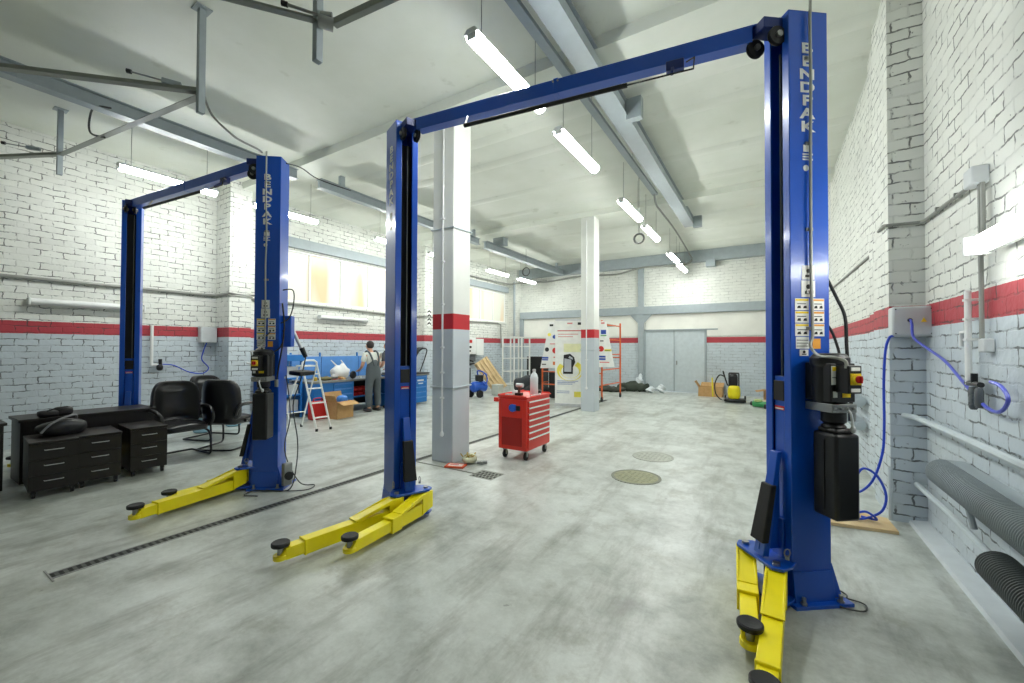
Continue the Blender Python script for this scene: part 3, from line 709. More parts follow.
props(MB().tube([(.31, 3.3, .03), (.42, 3.38, .012), (.5, 3.36, .012), (.48, 3.27, .012), (.36, 3.26, .012), (.42, 3.42, .012), (.34, 3.5, .012)], .005, 8, 6).build('curled_cable', CABLED), 'short dark cord curled on the floor behind the nearest lift post', 'cord')

# ------------------------------------------------------------------ overhead door tracks
def angle_bar(mb, p0, p1, w=.05):
    mb.bar(p0, p1, w, .006)
    p0, p1 = Vector(p0), Vector(p1); d = (p1-p0).normalized(); a = d.cross(Vector((0, 0, 1))).normalized()*w/2
    mb.bar(p0+a+Vector((0, 0, w/2)), p1+a+Vector((0, 0, w/2)), .006, w)
    return mb
t = thing('overhead_track_frame', (-6.5, 1.6, 4.0), 'galvanised overhead door track frame hanging from the ceiling before the farther lift', 'track frame')
angle_bar(MB(), (-4.93, 1.87, 4.16), (-8.77, 1.59, 4.38), .07).build('cross_rail', RAILM, t)
angle_bar(MB(), (-4.95, 1.86, 4.2), (-6.5, .38, 4.22), .075).build('track', RAILM, t)
angle_bar(MB(), (-8.75, 1.6, 4.38), (-9.9, 1.03, 4.38), .075).build('track', RAILM, t)
for x, y, z0 in ((-4.915, 1.87, 3.98), (-8.78, 1.60, 4.1)):
    MB().box(x-.03, x+.03, y-.03, y+.03, z0, ZC).build('hanger_post', GREYP, t, bevel=.003)
    MB().box(x-.07, x+.07, y-.07, y+.07, ZC-.012, ZC).build('post_foot', GREYP, t)
for p0, p1 in (((-5.36, 1.43, 4.32), (-5.13, 1.78, 4.29)), ((-9.14, 1.12, 4.46), (-8.9, 1.43, 4.43))):
    p0, p1 = Vector(p0), Vector(p1); mid = p0+(p1-p0)*.62
    MB().cyl(p0, mid, .008, 8).build('bumper_rod', STEEL, t); MB().bar(mid, p1, .04, .05).build('spring_bumper', GREYP, t, bevel=.004)
    MB().cyl(p0-(p1-p0)*.04, p0+(p1-p0)*.05, .022, 10).build('bumper_tip', BLKP, t)
MB().tube([(-7.07, 1.72, 4.62), (-7.45, 1.66, 4.72), (-7.66, 1.66, 4.62), (-7.6, 1.66, 4.42), (-7.2, 1.7, 4.27)], .012, 8, 6).build('looped_cable', CABLED, t)
t = thing('overhead_door_track', (-3.1, 2.05, 4.0), 'overhead door track with perforated angle at the top edge before the pillar', 'track frame')
MB().box(-3.22, -3.16, 2.01, 2.07, 3.98, ZC).build('hanger_post', GREYP, t, bevel=.003)
angle_bar(MB(), (-3.17, 2.02, 4.3), (-3.95, 1.0, 4.3), .06).build('track', RAILM, t)
m = angle_bar(MB(), (-3.08, 2.12, 4.29), (-2.0, 2.25, 4.3), .05)
m.build('perforated_angle', RAILM, t)
m = MB()
for k in range(22): m.obox((-3.03+.047*k, 2.105+.0057*k, 4.318), (.018, .012, .01), (0, 0, .12))
m.build('slot', WHITEP, t)
MB().tube([(-3.29, 1.82, 4.36), (-3.12, 2.03, 4.33)], .012, 8).build('bumper_rod', STEEL, t)
MB().cyl((-3.31, 1.80, 4.363), (-3.28, 1.835, 4.358), .022, 10).build('bumper_tip', BLKP, t)
MB().cyl((-3.13, 2.0, 4.28), (-3.07, 2.10, 4.28), .05, 14).build('roller', STEEL, t)
MB().cyl((-3.15, 2.04, 4.36), (-3.08, 2.1, 4.36), .03, 12).build('roller', STEEL, t)
# supply cable from the track post to the rear lift
props(MB().tube([(-4.93, 1.9, 4.2), (-4.85, 1.95, 3.98), (-4.72, 2.08, 3.80), (-4.78, 2.2, 3.80), (-4.82, 2.38, 3.80), (-4.84, 2.44, 3.79)], .011, 8, 6).build('supply_cable', CABLEG), 'grey supply cable drooping from the track post to the farther lift', 'cable')
props(MB().tube([(-4.68, 2.62, 3.70), (-4.6, 2.75, 3.68), (-4.5, 2.9, 3.58), (-4.3, 3.2, 3.5)], .006, 8, 5).build('loose_wire', CABLED), 'thin wire poking out behind the top of the farther lift post', 'wire')
for (x, y, z, R_, lb) in ((-2.12, 8.05, 3.72, .10, 'coiled cable ring hanging below the middle row of tube lamps'), (-7.2, 12.5, 4.26, .15, 'coiled cable ring hanging beside the far ceiling beam')):
    c = thing('cable_ring', (x, y, z-R_), lb, 'cable coil')
    m = MB()
    for j in range(2): m.tube([(x+(R_-.015*j)*math.cos(k*PI/9), y+.012*j, z+(R_-.015*j)*math.sin(k*PI/9)) for k in range(18)], .011, 8, closed=True)
    m.build('coil', CABLED, c)
    MB().tube([(x, y, z+R_), (x, y, ZC if x < -5 else ZC)], .005, 6).build('drop_wire', CABLED, c)

# ------------------------------------------------------------------ floor drains and covers
t = thing('drain_channel', (-4.2, 5.4, 0), 'long slotted drain channel running across the floor past the front lift', 'floor drain')
m = MB(); m.box(-4.385, -4.135, .76, .77, .001, .004)
for x0, x1 in ((-4.31, -4.295), (-4.205, -4.19)): m.box(x0, x1, .77, 4.2, 0, .004)
for x0, x1 in ((-4.31, -4.295), (-4.205, -4.19)): m.box(x0, x1, 4.2, 12.4, 0, .004)
m.build('edge_frame', STEEL, t)
MB().box(-4.30, -4.20, .77, 12.4, -.001, .0012).build('dark_slot', M('drain_dark', '#1B1D1B', .8), t)
m = MB()
y = .79
while y < 12.3: m.box(-4.296, -4.204, y, y+.022, .0, .0036); y += .045
m.build('grate_bars', M('cast_iron', '#50534F', .6, metal=.3), t)
props(MB().box(-4.19, -3.1, 4.215, 4.25, 0, .002).build('floor_groove', M('groove_dark', '#6E7068', .8)), 'thin dark groove in the floor leading from the drain channel to a small grate', 'groove')
t = thing('floor_grate', (-3.02, 4.27, 0), 'small square drain grate in the floor near the red tool cabinet', 'floor drain')
MB().box(-3.19, -2.85, 4.12, 4.42, -.001, .001).build('pit', M('pit_grey', '#8A8D84', .8), t)
for i in range(6):
    for j in range(4): MB().box(-3.16+.05*i+.02*(j % 2), -3.13+.05*i+.02*(j % 2), 4.15+.062*j, 4.185+.062*j, .001, .003).build('slot', M('slot_black', '#1C1E1C', .8), t)
def manhole(x, y, r, label, c1, c2):
    t = thing('manhole_cover', (x, y, 0), label, 'manhole cover')
    MB().lathe((x, y, 0), [(r, 0), (r, .005), (r-.03, .006), (r-.035, .003)], 40).build('rim', M(c1, '#77796A' if c1 == 'cover_rim' else '#A3A69B', .6), t)
    m = MB().lathe((x, y, 0), [(r-.035, 0), (r-.035, .0045)], 40)
    for a in range(-4, 5):
        for b_ in range(-4, 5):
            if a*a+b_*b_ < 17: m.obox((x+a*r/5, y+b_*r/5, .005), (r/9, r/14, .003), (0, 0, (a+b_) % 2*PI/2))
    m.build('lid', M(c2, '#8C8D6E' if c2 == 'cover_iron' else '#A9ACA1', .6, var=.2, scale=14), t)
manhole(-1.41, 5.2, .30, 'round brownish manhole cover in the open floor', 'cover_rim', 'cover_iron')
manhole(-1.46, 6.3, .29, 'faint grey round manhole cover just beyond the brownish one', 'cover_rim2', 'cover_iron2')

# ------------------------------------------------------------------ desks, drawer pedestals
t = thing('office_desk', (-7.5, 1.66, 0), 'long dark wooden desk with thick top behind the drawer pedestals', 'desk')
MB().box(-7.86, -7.30, 1.05, 2.30, .715, .75).build('desk_top', WOODD, t, bevel=.003)
MB().box(-7.38, -7.34, 1.09, 2.26, .30, .715).build('modesty_panel', WOODD, t, bevel=.002)
for y in (1.07, 2.25): MB().box(-7.82, -7.34, y, y+.035, 0, .715).build('side_panel', WOODD, t, bevel=.002)
def pedestal():
    t = thing('drawer_pedestal', (0, 0, 0), 'x', 'drawer unit', 'dark drawer pedestals on castors')
    w, d, h = .36, .62, .59
    MB().box(-d, -.018, -w/2, w/2, .075, h-.02).build('carcass', WOODD, t, bevel=.002)
    MB().box(-d, .004, -w/2-.003, w/2+.003, h-.02, h).build('top_board', WOODD, t, bevel=.002)
    for k in range(3):
        z0 = .08+.161*k
        dw = MB().box(-.018, 0, -w/2+.002, w/2-.002, z0, z0+.158).build('drawer', WOODD, t, bevel=.002)
        m = MB(); zc = z0+.10; m.tube([(0, -.07, zc), (.022, -.07, zc), (.022, .07, zc), (0, .07, zc)], .0042, 8); m.build('handle', CHROME, dw)
    for sx, sy in ((-.05, -.14), (-.05, .14), (-d+.05, -.14), (-d+.05, .14)):
        m = MB(); m.cyl((sx, sy-.014, .027), (sx, sy+.014, .027), .027, 14); m.box(sx-.018, sx+.018, sy-.018, sy+.018, .045, .075); m.build('castor', BLKP, t, bevel=.002)
    return t
ped = pedestal()
for k, (x, y, a, lb) in enumerate(((-6.50, 1.19, -5, 'dark three-drawer pedestal on castors with the black bag on it'), (-6.545, 1.56, -5, 'dark three-drawer pedestal pushed against the side of the one with the bag'),
                                (-6.60, 2.02, -4, 'dark three-drawer pedestal standing apart nearest the leather chair'))):
    o = ped if k == 0 else copy_tree(ped)
    o.location = (x, y, 0); o.rotation_euler = (0, 0, R(a)); o['label'] = lb
t = thing('side_table', (-7.6, .55, 0), 'dark table at the picture edge beside the long desk', 'table')
MB().box(-7.9, -7.15, .0, .95, .72, .75).build('table_top', WOODD, t, bevel=.003)
MB().box(-7.86, -7.19, .89, .93, 0, .72).build('side_panel', WOODD, t, bevel=.002)
MB().box(-7.25, -7.2, .02, .9, .1, .72).build('front_panel', WOODD, t, bevel=.002)
# bag on the pedestal, black device on the desk
t = thing('black_bag', (-6.9, 1.3, .58), 'crumpled black bag with a shiny strap lying on the drawer pedestal', 'bag')
def crump(p):
    return (p.x*(1+.12*math.sin(9*p.y+3)), p.y, p.z*(1-.25*abs(p.y)/.2)*(1+.15*math.sin(14*p.x+8*p.y))+.0)
MB().sup((-6.92, 1.32, .665), (.26, .42, .2), .75, fn=crump).build('body', M('bag_nylon', '#121316', .4, bump=.5, bscale=18), t)
MB().tube([(-6.80, 1.14, .64), (-6.79, 1.2, .72), (-6.82, 1.3, .78), (-6.88, 1.42, .80), (-6.94, 1.44, .74)], .011, 8, 6).build('strap', M('strap_grey', '#84868A', .3), t)
t = thing('black_camera_bag', (-7.45, 1.45, .75), 'small black case lying on top of the long desk', 'case')
MB().sup((-7.42, 1.30, .785), (.16, .18, .075), .55).sup((-7.44, 1.43, .80), (.16, .16, .1), .5).build('body', M('case_black', '#1D1B1E', .5, bump=.3), t)
MB().tube([(-7.36, 1.28, .82), (-7.33, 1.36, .85), (-7.37, 1.45, .855)], .008, 8, 5).build('grip', BLKP, t)

# ------------------------------------------------------------------ chairs
def office_chair():
    t = thing('office_chair', (0, 0, 0), 'x', 'chair', 'black leather visitor chairs')
    # faces +x
    def seatf(p): return (p.x, p.y, p.z*(1-.2*(p.x > .1))-.03*max(0, (p.x-.12))*3+.012*math.cos(12*p.y))
    MB().sup((.02, 0, .44), (.54, .52, .13), .45, fn=seatf, nu=32, nv=14).build('seat', LEATH, t)
    def bf(p):
        z = p.z; taper = 1-.12*max(0, z/.3)**2
        crease = .022*math.sin(z*42+3*p.y)*(1-min(1, abs(p.y)/.22)) if p.x > 0 else 0
        tuft = -.03*math.exp(-((abs(p.y)-.08)/.02)**2)*(1 if (p.x > 0 and z < .2) else 0)
        return (p.x+crease+tuft-.10*(z+.3)**1.0*.5+.10*(abs(p.y)/.27)**2, p.y*taper, z)
    MB().sup((-.21, 0, .73), (.12, .56, .66), .42, fn=bf, nu=48, nv=26).build('backrest', LEATH, t)
    for s in (-1, 1):
        y = s*.29
        m = MB(); m.tube([(-.2, y*.9, .52), (-.19, y, .62), (-.1, y+s*.02, .68), (.1, y+s*.02, .675), (.22, y, .61), (.24, y, .52), (.17, y*.95, .43), (0, y*.93, .41)], .024, 10, 6)
        m.build('armrest', BLKP, t)
        m = MB(); m.tube([(-.1, y*.75, .38), (.17, y*.8, .37), (.25, y*.88, .30), (.27, y*.9, .10), (.25, y*.9, .03), (.17, y*.92, .015), (-.15, y*.92, .015), (-.25, y*.9, .015)], .0135, 10, 5)
        m.build('side_tube', BLKP, t)
    MB().tube([(-.25, -.26, .015), (-.28, -.2, .015), (-.28, .2, .015), (-.25, .26, .015)], .0135, 10, 4).build('rear_tube', BLKP, t)
    MB().box(-.14, .17, -.22, .22, .365, .39).build('seat_pan', BLKP, t, bevel=.005)
    return t
ch = office_chair()
for k, (x, y, a, lb) in enumerate(((-7.30, 2.58, 2, 'black leather chair facing the camera beside the drawer pedestals, cushion creased'), (-7.38, 3.24, 120, 'black leather chair seen from its back, turned away toward the wall'),
                                   (-8.35, 3.42, 20, 'black leather chair mostly hidden behind the other two, only its top showing'))):
    o = ch if k == 0 else copy_tree(ch)
    o.location = (x, y, 0); o.rotation_euler = (0, 0, R(a)); o.scale = (1.07, 1.07, 1.03); o['label'] = lb
def water_bottle():
    t = thing('water_bottle', (0, 0, 0), 'x', 'bottle', 'blue water bottles by the wall')
    MB().lathe((0, 0, 0), [(.10, 0), (.13, .02), (.13, .1), (.12, .115), (.13, .13), (.13, .24), (.12, .26), (.13, .28), (.13, .36), (.09, .42), (.03, .44)], 24).build('body', M('blue_water_plastic', '#9CC6DA', .15, alpha=.85), t)
    MB().lathe((0, 0, .44), [(.03, 0), (.03, .04)], 16).build('cap', M('cap_blue', '#2F63B8', .4), t)
    return t
wb = water_bottle()
for k, (x, y, lb) in enumerate(((-9.0, 3.52, 'pale blue water bottle on the floor seen under the black chairs'), (-9.2, 4.15, 'pale blue water bottle on the floor by the wall beside the turned chair'))):
    o = wb if k == 0 else copy_tree(wb); o.location = (x, y, 0); o['label'] = lb

# ------------------------------------------------------------------ red tool cabinet
tx0, tx1, ty0, ty1 = -3.36, -2.87, 5.05, 5.76
t = thing('tool_cabinet', ((tx0+tx1)/2, (ty0+ty1)/2, 0), 'red rolling tool cabinet with seven drawers on the open floor', 'tool cabinet')
MB().box(tx0, tx1-.02, ty0, ty1, .14, .885).build('cabinet_body', REDT, t, bevel=.006)
MB().box(tx0+.06, tx1-.1, ty0-.006, ty0+.01, .2, .60).build('side_recess', M('recess_red', '#A81C12', .45), t)
m = MB(); m.box(tx0+.004, tx0+.05, ty0-.012, ty0+.01, .15, .86).box(tx1-.09, tx1-.02, ty0-.012, ty0+.01, .15, .86).box(tx0+.05, tx1-.09, ty0-.012, ty0+.01, .60, .86); m.build('side_frame', REDT, t, bevel=.004)
m = MB(); m.box(tx0-.01, tx1, ty0-.015, ty1+.015, .885, .90); m.box(tx0-.01, tx0+.01, ty0-.015, ty1+.015, .90, .925).box(tx0-.01, tx1-.02, ty0-.015, ty0, .90, .915).box(tx0-.01, tx1-.02, ty1, ty1+.015, .90, .915); m.build('top_tray', REDT, t, bevel=.004)
z = .165
for h in (.165, .087, .087, .087, .087, .087, .087):
    dw = MB().box(tx1-.02, tx1-.002, ty0+.03, ty1-.03, z, z+h-.01).build('drawer', REDT, t, bevel=.003)
    MB().box(tx1-.002, tx1+.012, ty0+.035, ty1-.035, z+h-.032, z+h-.012).build('drawer_pull', WHITEP, dw, bevel=.003)
    z += h
m = MB(); m.tube([(tx0, ty0-.0, .83), (tx0-.06, ty0-.02, .83), (tx0-.06, ty0+.1, .83)], .012, 8); m.box(tx0-.08, tx0-.01, ty0-.015, ty0+.05, .81, .87); m.build('side_handle', REDT, t, bevel=.004)
for x, y in ((tx0+.07, ty0+.07), (tx1-.07, ty0+.07), (tx0+.07, ty1-.07), (tx1-.07, ty1-.07)):
    cs = MB().box(x-.025, x+.025, y-.03, y+.03, .12, .14).box(x-.024, x-.018, y-.02, y+.02, .05, .125).box(x+.018, x+.024, y-.02, y+.02, .05, .125).build('castor_fork', STEEL, t)
    MB().lathe((x, y, .058), [(.05, -.016), (.058, -.012), (.058, .012), (.05, .016)], 22, axis=(1, 0, 0)).build('wheel', BLK, cs)
m = MB(); m.lathe(((tx0+tx1)/2-.0, ty0-.013, .74), [(.055, 0), (.055, -.02), (.045, -.022)], 20, axis=(0, 1, 0)); m.box(-3.13, -3.06, ty0-.03, ty0-.01, .70, .79); m.build('sticker_badge', M('badge_blue', '#2E5FC4', .3), t)
MB().obox((-3.02, ty0-.02, .74), (.06, .02, .07)).build('dark_magnet', BLK, t, bevel=.004)
t = thing('spray_bottle', (-3.05, 5.45, .9), 'white plastic bottle with a cap standing on the red tool cabinet', 'bottle')
MB().lathe((-3.02, 5.5, .9), [(.055, 0), (.06, .01), (.06, .25), (.045, .30), (.022, .33), (.022, .35)], 20).build('body', M('milky_plastic', '#DDE3E4', .35), t)
MB().lathe((-3.02, 5.5, 1.245), [(.026, 0), (.026, .03), (.012, .035)], 14).build('cap', CHROME, t)
t = thing('impact_wrench', (-3.12, 5.22, .9), 'small dark cordless driver standing on the red tool cabinet', 'hand tool')
MB().box(-3.17, -3.07, 5.18, 5.26, .9, .94).build('battery', BLKP, t, bevel=.006)
MB().tube([(-3.12, 5.22, .93), (-3.11, 5.22, 1.03)], .02, 10).build('grip', M('brown_grip', '#5A3A2C', .5), t)
MB().cyl((-3.16, 5.22, 1.05), (-3.05, 5.22, 1.05), .03, 12).build('head', CHROME, t)
def loose(name, cat, label, fn):
    o = fn(MB()); return props(o, label, cat)
props(MB().tube([(-3.30, 5.13, .912), (-3.2, 5.18, .912)], .012, 8).obox((-3.18, 5.2, .915), (.05, .03, .02), (0, 0, .4)).build('open_wrench', CHROME, bevel=.002), 'silver wrench lying at the near corner on the red tool cabinet', 'wrench')
props(MB().sup((-3.22, 5.3, .93), (.12, .1, .07), .8).build('rag', M('rag_white', '#D8D8D6', .9, bump=.6)), 'crumpled white rag on the red tool cabinet', 'rag')
props(MB().obox((-3.05, 5.62, .925), (.16, .1, .05), (0, 0, .3)).build('tool_case', BLKP, bevel=.008), 'flat black case behind the bottle on the red tool cabinet', 'case')
props(MB().tube([(-2.92, 5.2, .91), (-2.9, 5.42, .91)], .009, 8).cyl((-2.9, 5.42, .912), (-2.898, 5.47, .912), .014, 10).build('screwdriver', CHROME), 'silver screwdriver along the front edge of the tool cabinet', 'screwdriver')

# tools by the nearer pillar
props(MB().obox((-3.58, 4.34, .012), (.26, .17, .022), (0, 0, .35), mi=0).obox((-3.58, 4.34, .024), (.2, .1, .002), (0, 0, .35), mi=1).obox((-3.6, 4.34, .0255), (.12, .03, .002), (0, 0, .35), mi=2).build('parts_package', [M('package_orange', '#D8552F', .5), M('package_pale', '#E4D8D0', .5), REDINK], bevel=.002),
      'flat orange and white package on the floor at the foot of the nearer pillar', 'package')
t = thing('parts_bag', (-3.55, 4.62, 0), 'small heap bag of yellow and silver fittings at the foot of the nearer pillar', 'bag')
MB().sup((-3.53, 4.56, .06), (.2, .22, .12), .9, fn=lambda p: (p.x, p.y*(1+.2*math.sin(20*p.x)), p.z*(1+.3*math.sin(25*p.y)))).build('bag_body', M('clear_bag', '#C9C9A8', .3, bump=.8, bscale=30), t)
m = MB()
for k in range(9):
    a = random.uniform(0, 6.28); x, y = -3.53+random.uniform(-.07, .07), 4.56+random.uniform(-.07, .07)
    m.cyl((x, y, .10), (x+.06*math.cos(a), y+.06*math.sin(a), .125), .008, 8)
props(m.build('fittings', M('brass_fitting', '#B99A38', .35, metal=.5), t), kind='stuff')
props(MB().cyl((-3.42, 4.6, .025), (-3.30, 4.68, .025), .022, 12).cyl((-3.36, 4.66, .03), (-3.33, 4.58, .03), .014, 10).build('pipe_fitting', STEEL, bevel=0), 'silver pipe fitting lying beside the parts bag near the pillar', 'fitting')

# ------------------------------------------------------------------ stepladder
t = thing('stepladder', (-7.5, 4.85, 0), 'white aluminium folding stepladder standing open beside the farther lift', 'ladder')
ws = WHITEP
F0, F1 = Vector((-7.28, 4.72, 0)), Vector((-7.26, 5.0, 0))
T0, T1 = Vector((-7.62, 4.62, 1.25)), Vector((-7.58, 4.90, 1.25))
m = MB()
m.tube([F0+Vector((0, 0, .02)), T0, T0+Vector((-.01, .02, .05)), T0+Vector((.0, .08, .09)), T1+Vector((.0, -.06, .09)), T1+Vector((0, 0, .05)), T1, F1+Vector((0, 0, .02))], .019, 10, 1); m.build('front_frame', ws, t)
B0, B1 = Vector((-8.05, 4.42, 0)), Vector((-7.98, 4.84, 0))
MB().tube([B0, T0], .015, 8).build('rear_leg', ws, t); MB().tube([B1, T1], .015, 8).build('rear_leg', ws, t)
MB().tube([B0.lerp(T0, .25), B1.lerp(T1, .25)], .011, 8).build('rear_brace', ws, t)
for k in (.2, .42, .64, .86):
    a, b = F0.lerp(T0, k), F1.lerp(T1, k)
    MB().bar(a, b, .075, .022).build('step', ws, t, bevel=.004)
MB().bar(T0+Vector((-.12, 0, -.02)), T1+Vector((-.12, 0, -.02)), .22, .03).build('top_platform', ws, t, bevel=.004)
for p in (F0, F1, B0, B1): MB().cyl(p, p+Vector((0, 0, .05)), .024, 10).build('rubber_foot', BLK, t)
# second ladder folded behind
t = thing('folding_trestle', (-8.6, 4.7, 0), 'pale folding trestle leaning behind the open stepladder', 'trestle')
for y in (4.45, 4.8): 
    MB().tube([(-8.3, y, 0), (-8.75, y, 1.1)], .016, 8).build('leg', WHITEP, t); MB().tube([(-9.1, y, 0), (-8.75, y, 1.1)], .016, 8).build('leg', WHITEP, t)
for z in (.3, .6, .9): MB().tube([(-8.3-.41*z, 4.45, z), (-8.3-.41*z, 4.8, z)], .012, 8).build('rung', WHITEP, t)
MB().tube([(-8.75, 4.45, 1.1), (-8.75, 4.8, 1.1)], .018, 8).build('top_bar', WHITEP, t)

# ------------------------------------------------------------------ workbenches
def workbench(x0, x1, y0, y1, h, label, ycab):
    t = thing('workbench', ((x0+x1)/2, (y0+y1)/2, 0), label, 'workbench')
    MB().box(x0-.02, x1+.03, y0-.03, y1+.03, h-.045, h).build('bench_top', M('bench_top_grey', '#7F827F', .45), t, bevel=.004)
    MB().box(x0, x1-.015, y0, ycab, .06, h-.045).build('cabinet', BENCHB, t, bevel=.004)
    n = 5; dh = (h-.15)/n
    for k in range(n):
        dw = MB().box(x1-.015, x1, ycab-.58, ycab-.03, .09+dh*k, .09+dh*(k+1)-.012).build('drawer', BENCHB, t, bevel=.003)
        MB().box(x1, x1+.012, ycab-.55, ycab-.06, .09+dh*(k+1)-.04, .09+dh*(k+1)-.02).build('drawer_pull', BENCHL, dw)
    MB().box(x1-.012, x1, y0+.02, ycab-.6, .09, h-.06).build('door', BENCHB, t, bevel=.003)
    if y1 > ycab+.3:
        MB().box(x0, x1-.02, ycab, y1-.04, .34, .36).build('shelf', BENCHB, t)
        MB().box(x0, x0+.02, ycab, y1-.04, .06, h-.045).build('rear_board', M('board_black', '#17181A', .6), t)
        MB().box(x0, x1-.02, y1-.04, y1, 0, h-.045).build('side_panel', BENCHB, t, bevel=.003)
    return t
workbench(-9.62, -8.82, 5.62, 7.75, .80, 'blue metal workbench with drawers against the wall where two people stand', 6.72)
t = thing('pegboard', (-9.7, 6.8, .8), 'light blue perforated tool panel standing behind the workbench', 'tool panel')
for y0, y1 in ((5.62, 6.38), (6.4, 7.5), (7.52, 8.1)):
    MB().box(-9.72, -9.69, y0, y1, .81, 1.36).build('panel_sheet', BENCHL, t, bevel=.004)
for y in (5.62, 6.38, 7.5, 8.1): MB().box(-9.76, -9.72, y-.015, y+.015, .81, 1.46).build('post', BENCHB, t)
def binb(x, y, z, label):
    b = MB(); b.hexa([(x-.1, y-.06, z), (x+.08, y-.06, z), (x+.08, y+.06, z), (x-.1, y+.06, z), (x-.1, y-.065, z+.11), (x+.1, y-.065, z+.07), (x+.1, y+.065, z+.07), (x-.1, y+.065, z+.11)])
    return props(b.build('parts_bin', REDP, bevel=.005), label, 'bin', 'red bins under the workbench')
for k, (y, z) in enumerate(((6.86, .361), (7.02, .361), (7.18, .361), (6.86, .48), (7.02, .48), (7.18, .48))):
    binb(-9.05, y, z, 'red plastic parts bin on the open shelf under the workbench beside the standing person')
# goods on the bench
t = thing('plastic_bag', (-9.15, 6.5, .8), 'white plastic carrier bag standing on the workbench', 'bag')
def bagf(p):
    z = p.z/.17
    return (p.x*(1-.35*max(0, z)), p.y*(1+.10*math.sin(7*z))*(1-.25*max(0, z)), p.z*(1+.18*math.sin(p.y*22))+.02*math.sin(p.x*30))
MB().sup((-9.15, 6.55, .98), (.3, .5, .36), .8, fn=bagf, nu=32, nv=18).build('bag_body', M('white_poly', '#E8E9E9', .35, bump=.6, bscale=14), t)
for y0, y1, zz in ((6.38, 6.27, 1.28), (6.62, 6.55, 1.27)):
    MB().tube([(-9.12, y0+.1, 1.05), (-9.12, y0+.02, 1.16), (-9.12, y1, zz)], .03, 8, 4, r1=.012).build('bag_handle', M('white_poly'), t)
props(MB().lathe((-8.95, 6.78, .90), [(.09, -.03), (.1, 0), (.09, .03), (.045, .032)], 24, axis=(1, .3, 0)).build('brake_disc', BLKP), 'dark round disc leaning against the white bag on the workbench', 'disc')
props(MB().obox((-9.0, 6.5, .83), (.16, .12, .05), (0, .4, .5)).build('cardboard_flap_box', CARD, bevel=.004), 'small tan box in front of the white bag on the workbench', 'box')
props(MB().sup((-9.1, 6.1, .84), (.28, .34, .09), .9, fn=lambda p: (p.x, p.y, p.z*(1+.4*math.sin(30*p.y)*math.cos(26*p.x)))).build('oily_cloth', M('cloth_olive', '#6E6846', .8, bump=.8)), 'olive and brown cloth bundle on the near end of the workbench', 'cloth')
props(MB().tube([(-8.95, 6.2, .815), (-8.93, 6.42, .83)], .012, 8).build('red_handle_tool', M('tool_red', '#9A3A28', .5)), 'brownish hand tool beside the cloth on the workbench', 'hand tool')
props(MB().lathe((-9.1, 5.85, .8), [(.04, 0), (.045, .01), (.045, .07), (.03, .09)], 14).build('yellow_jar', M('jar_yellow', '#C8A83A', .4)), 'small yellowish jar at the near end of the workbench', 'jar')
props(MB().lathe((-8.98, 7.02, .8), [(.035, 0), (.035, .06)], 14).build('white_cup', WHITEPL), 'small white cup on the workbench near the person', 'cup')
# cupboard behind the rear lift's post
t = thing('parts_cupboard', (-9.4, 4.95, 0), 'open blue metal rack with pale boxes behind the stepladder', 'rack')
for x in (-9.65, -9.1):
    for y in (4.85, 5.5): MB().box(x-.02, x+.02, y-.02, y+.02, 0, 1.38).build('upright', BENCHB, t)
for z in (.12, .5, .88): MB().box(-9.66, -9.08, 4.84, 5.52, z, z+.03).build('shelf', BENCHB, t, bevel=.003)
MB().box(-9.68, -9.06, 4.82, 5.54, 1.28, 1.42).build('top_box', BENCHB, t, bevel=.004)
def pale_box(y, z, h, lb): return props(MB().box(-9.5, -9.14, y, y+.26, z, z+h).box(-9.14, -9.135, y+.05, y+.2, z+.05, z+.12).build('storage_box', M('box_pale', '#C9CDCC', .6), bevel=.005), lb, 'box', 'pale boxes on the blue rack')
for y, z, h, w_ in ((4.9, .53, .26, 'on the middle shelf, ladder side'), (5.2, .53, .22, 'on the middle shelf, bench side'), (4.9, .15, .28, 'on the lowest shelf, ladder side'), (5.2, .15, .25, 'on the lowest shelf, bench side'), (4.9, .91, .3, 'on the upper shelf, ladder side'), (5.2, .91, .24, 'on the upper shelf, bench side')):
    pale_box(y, z, h, 'pale storage box %s of the blue rack' % w_)
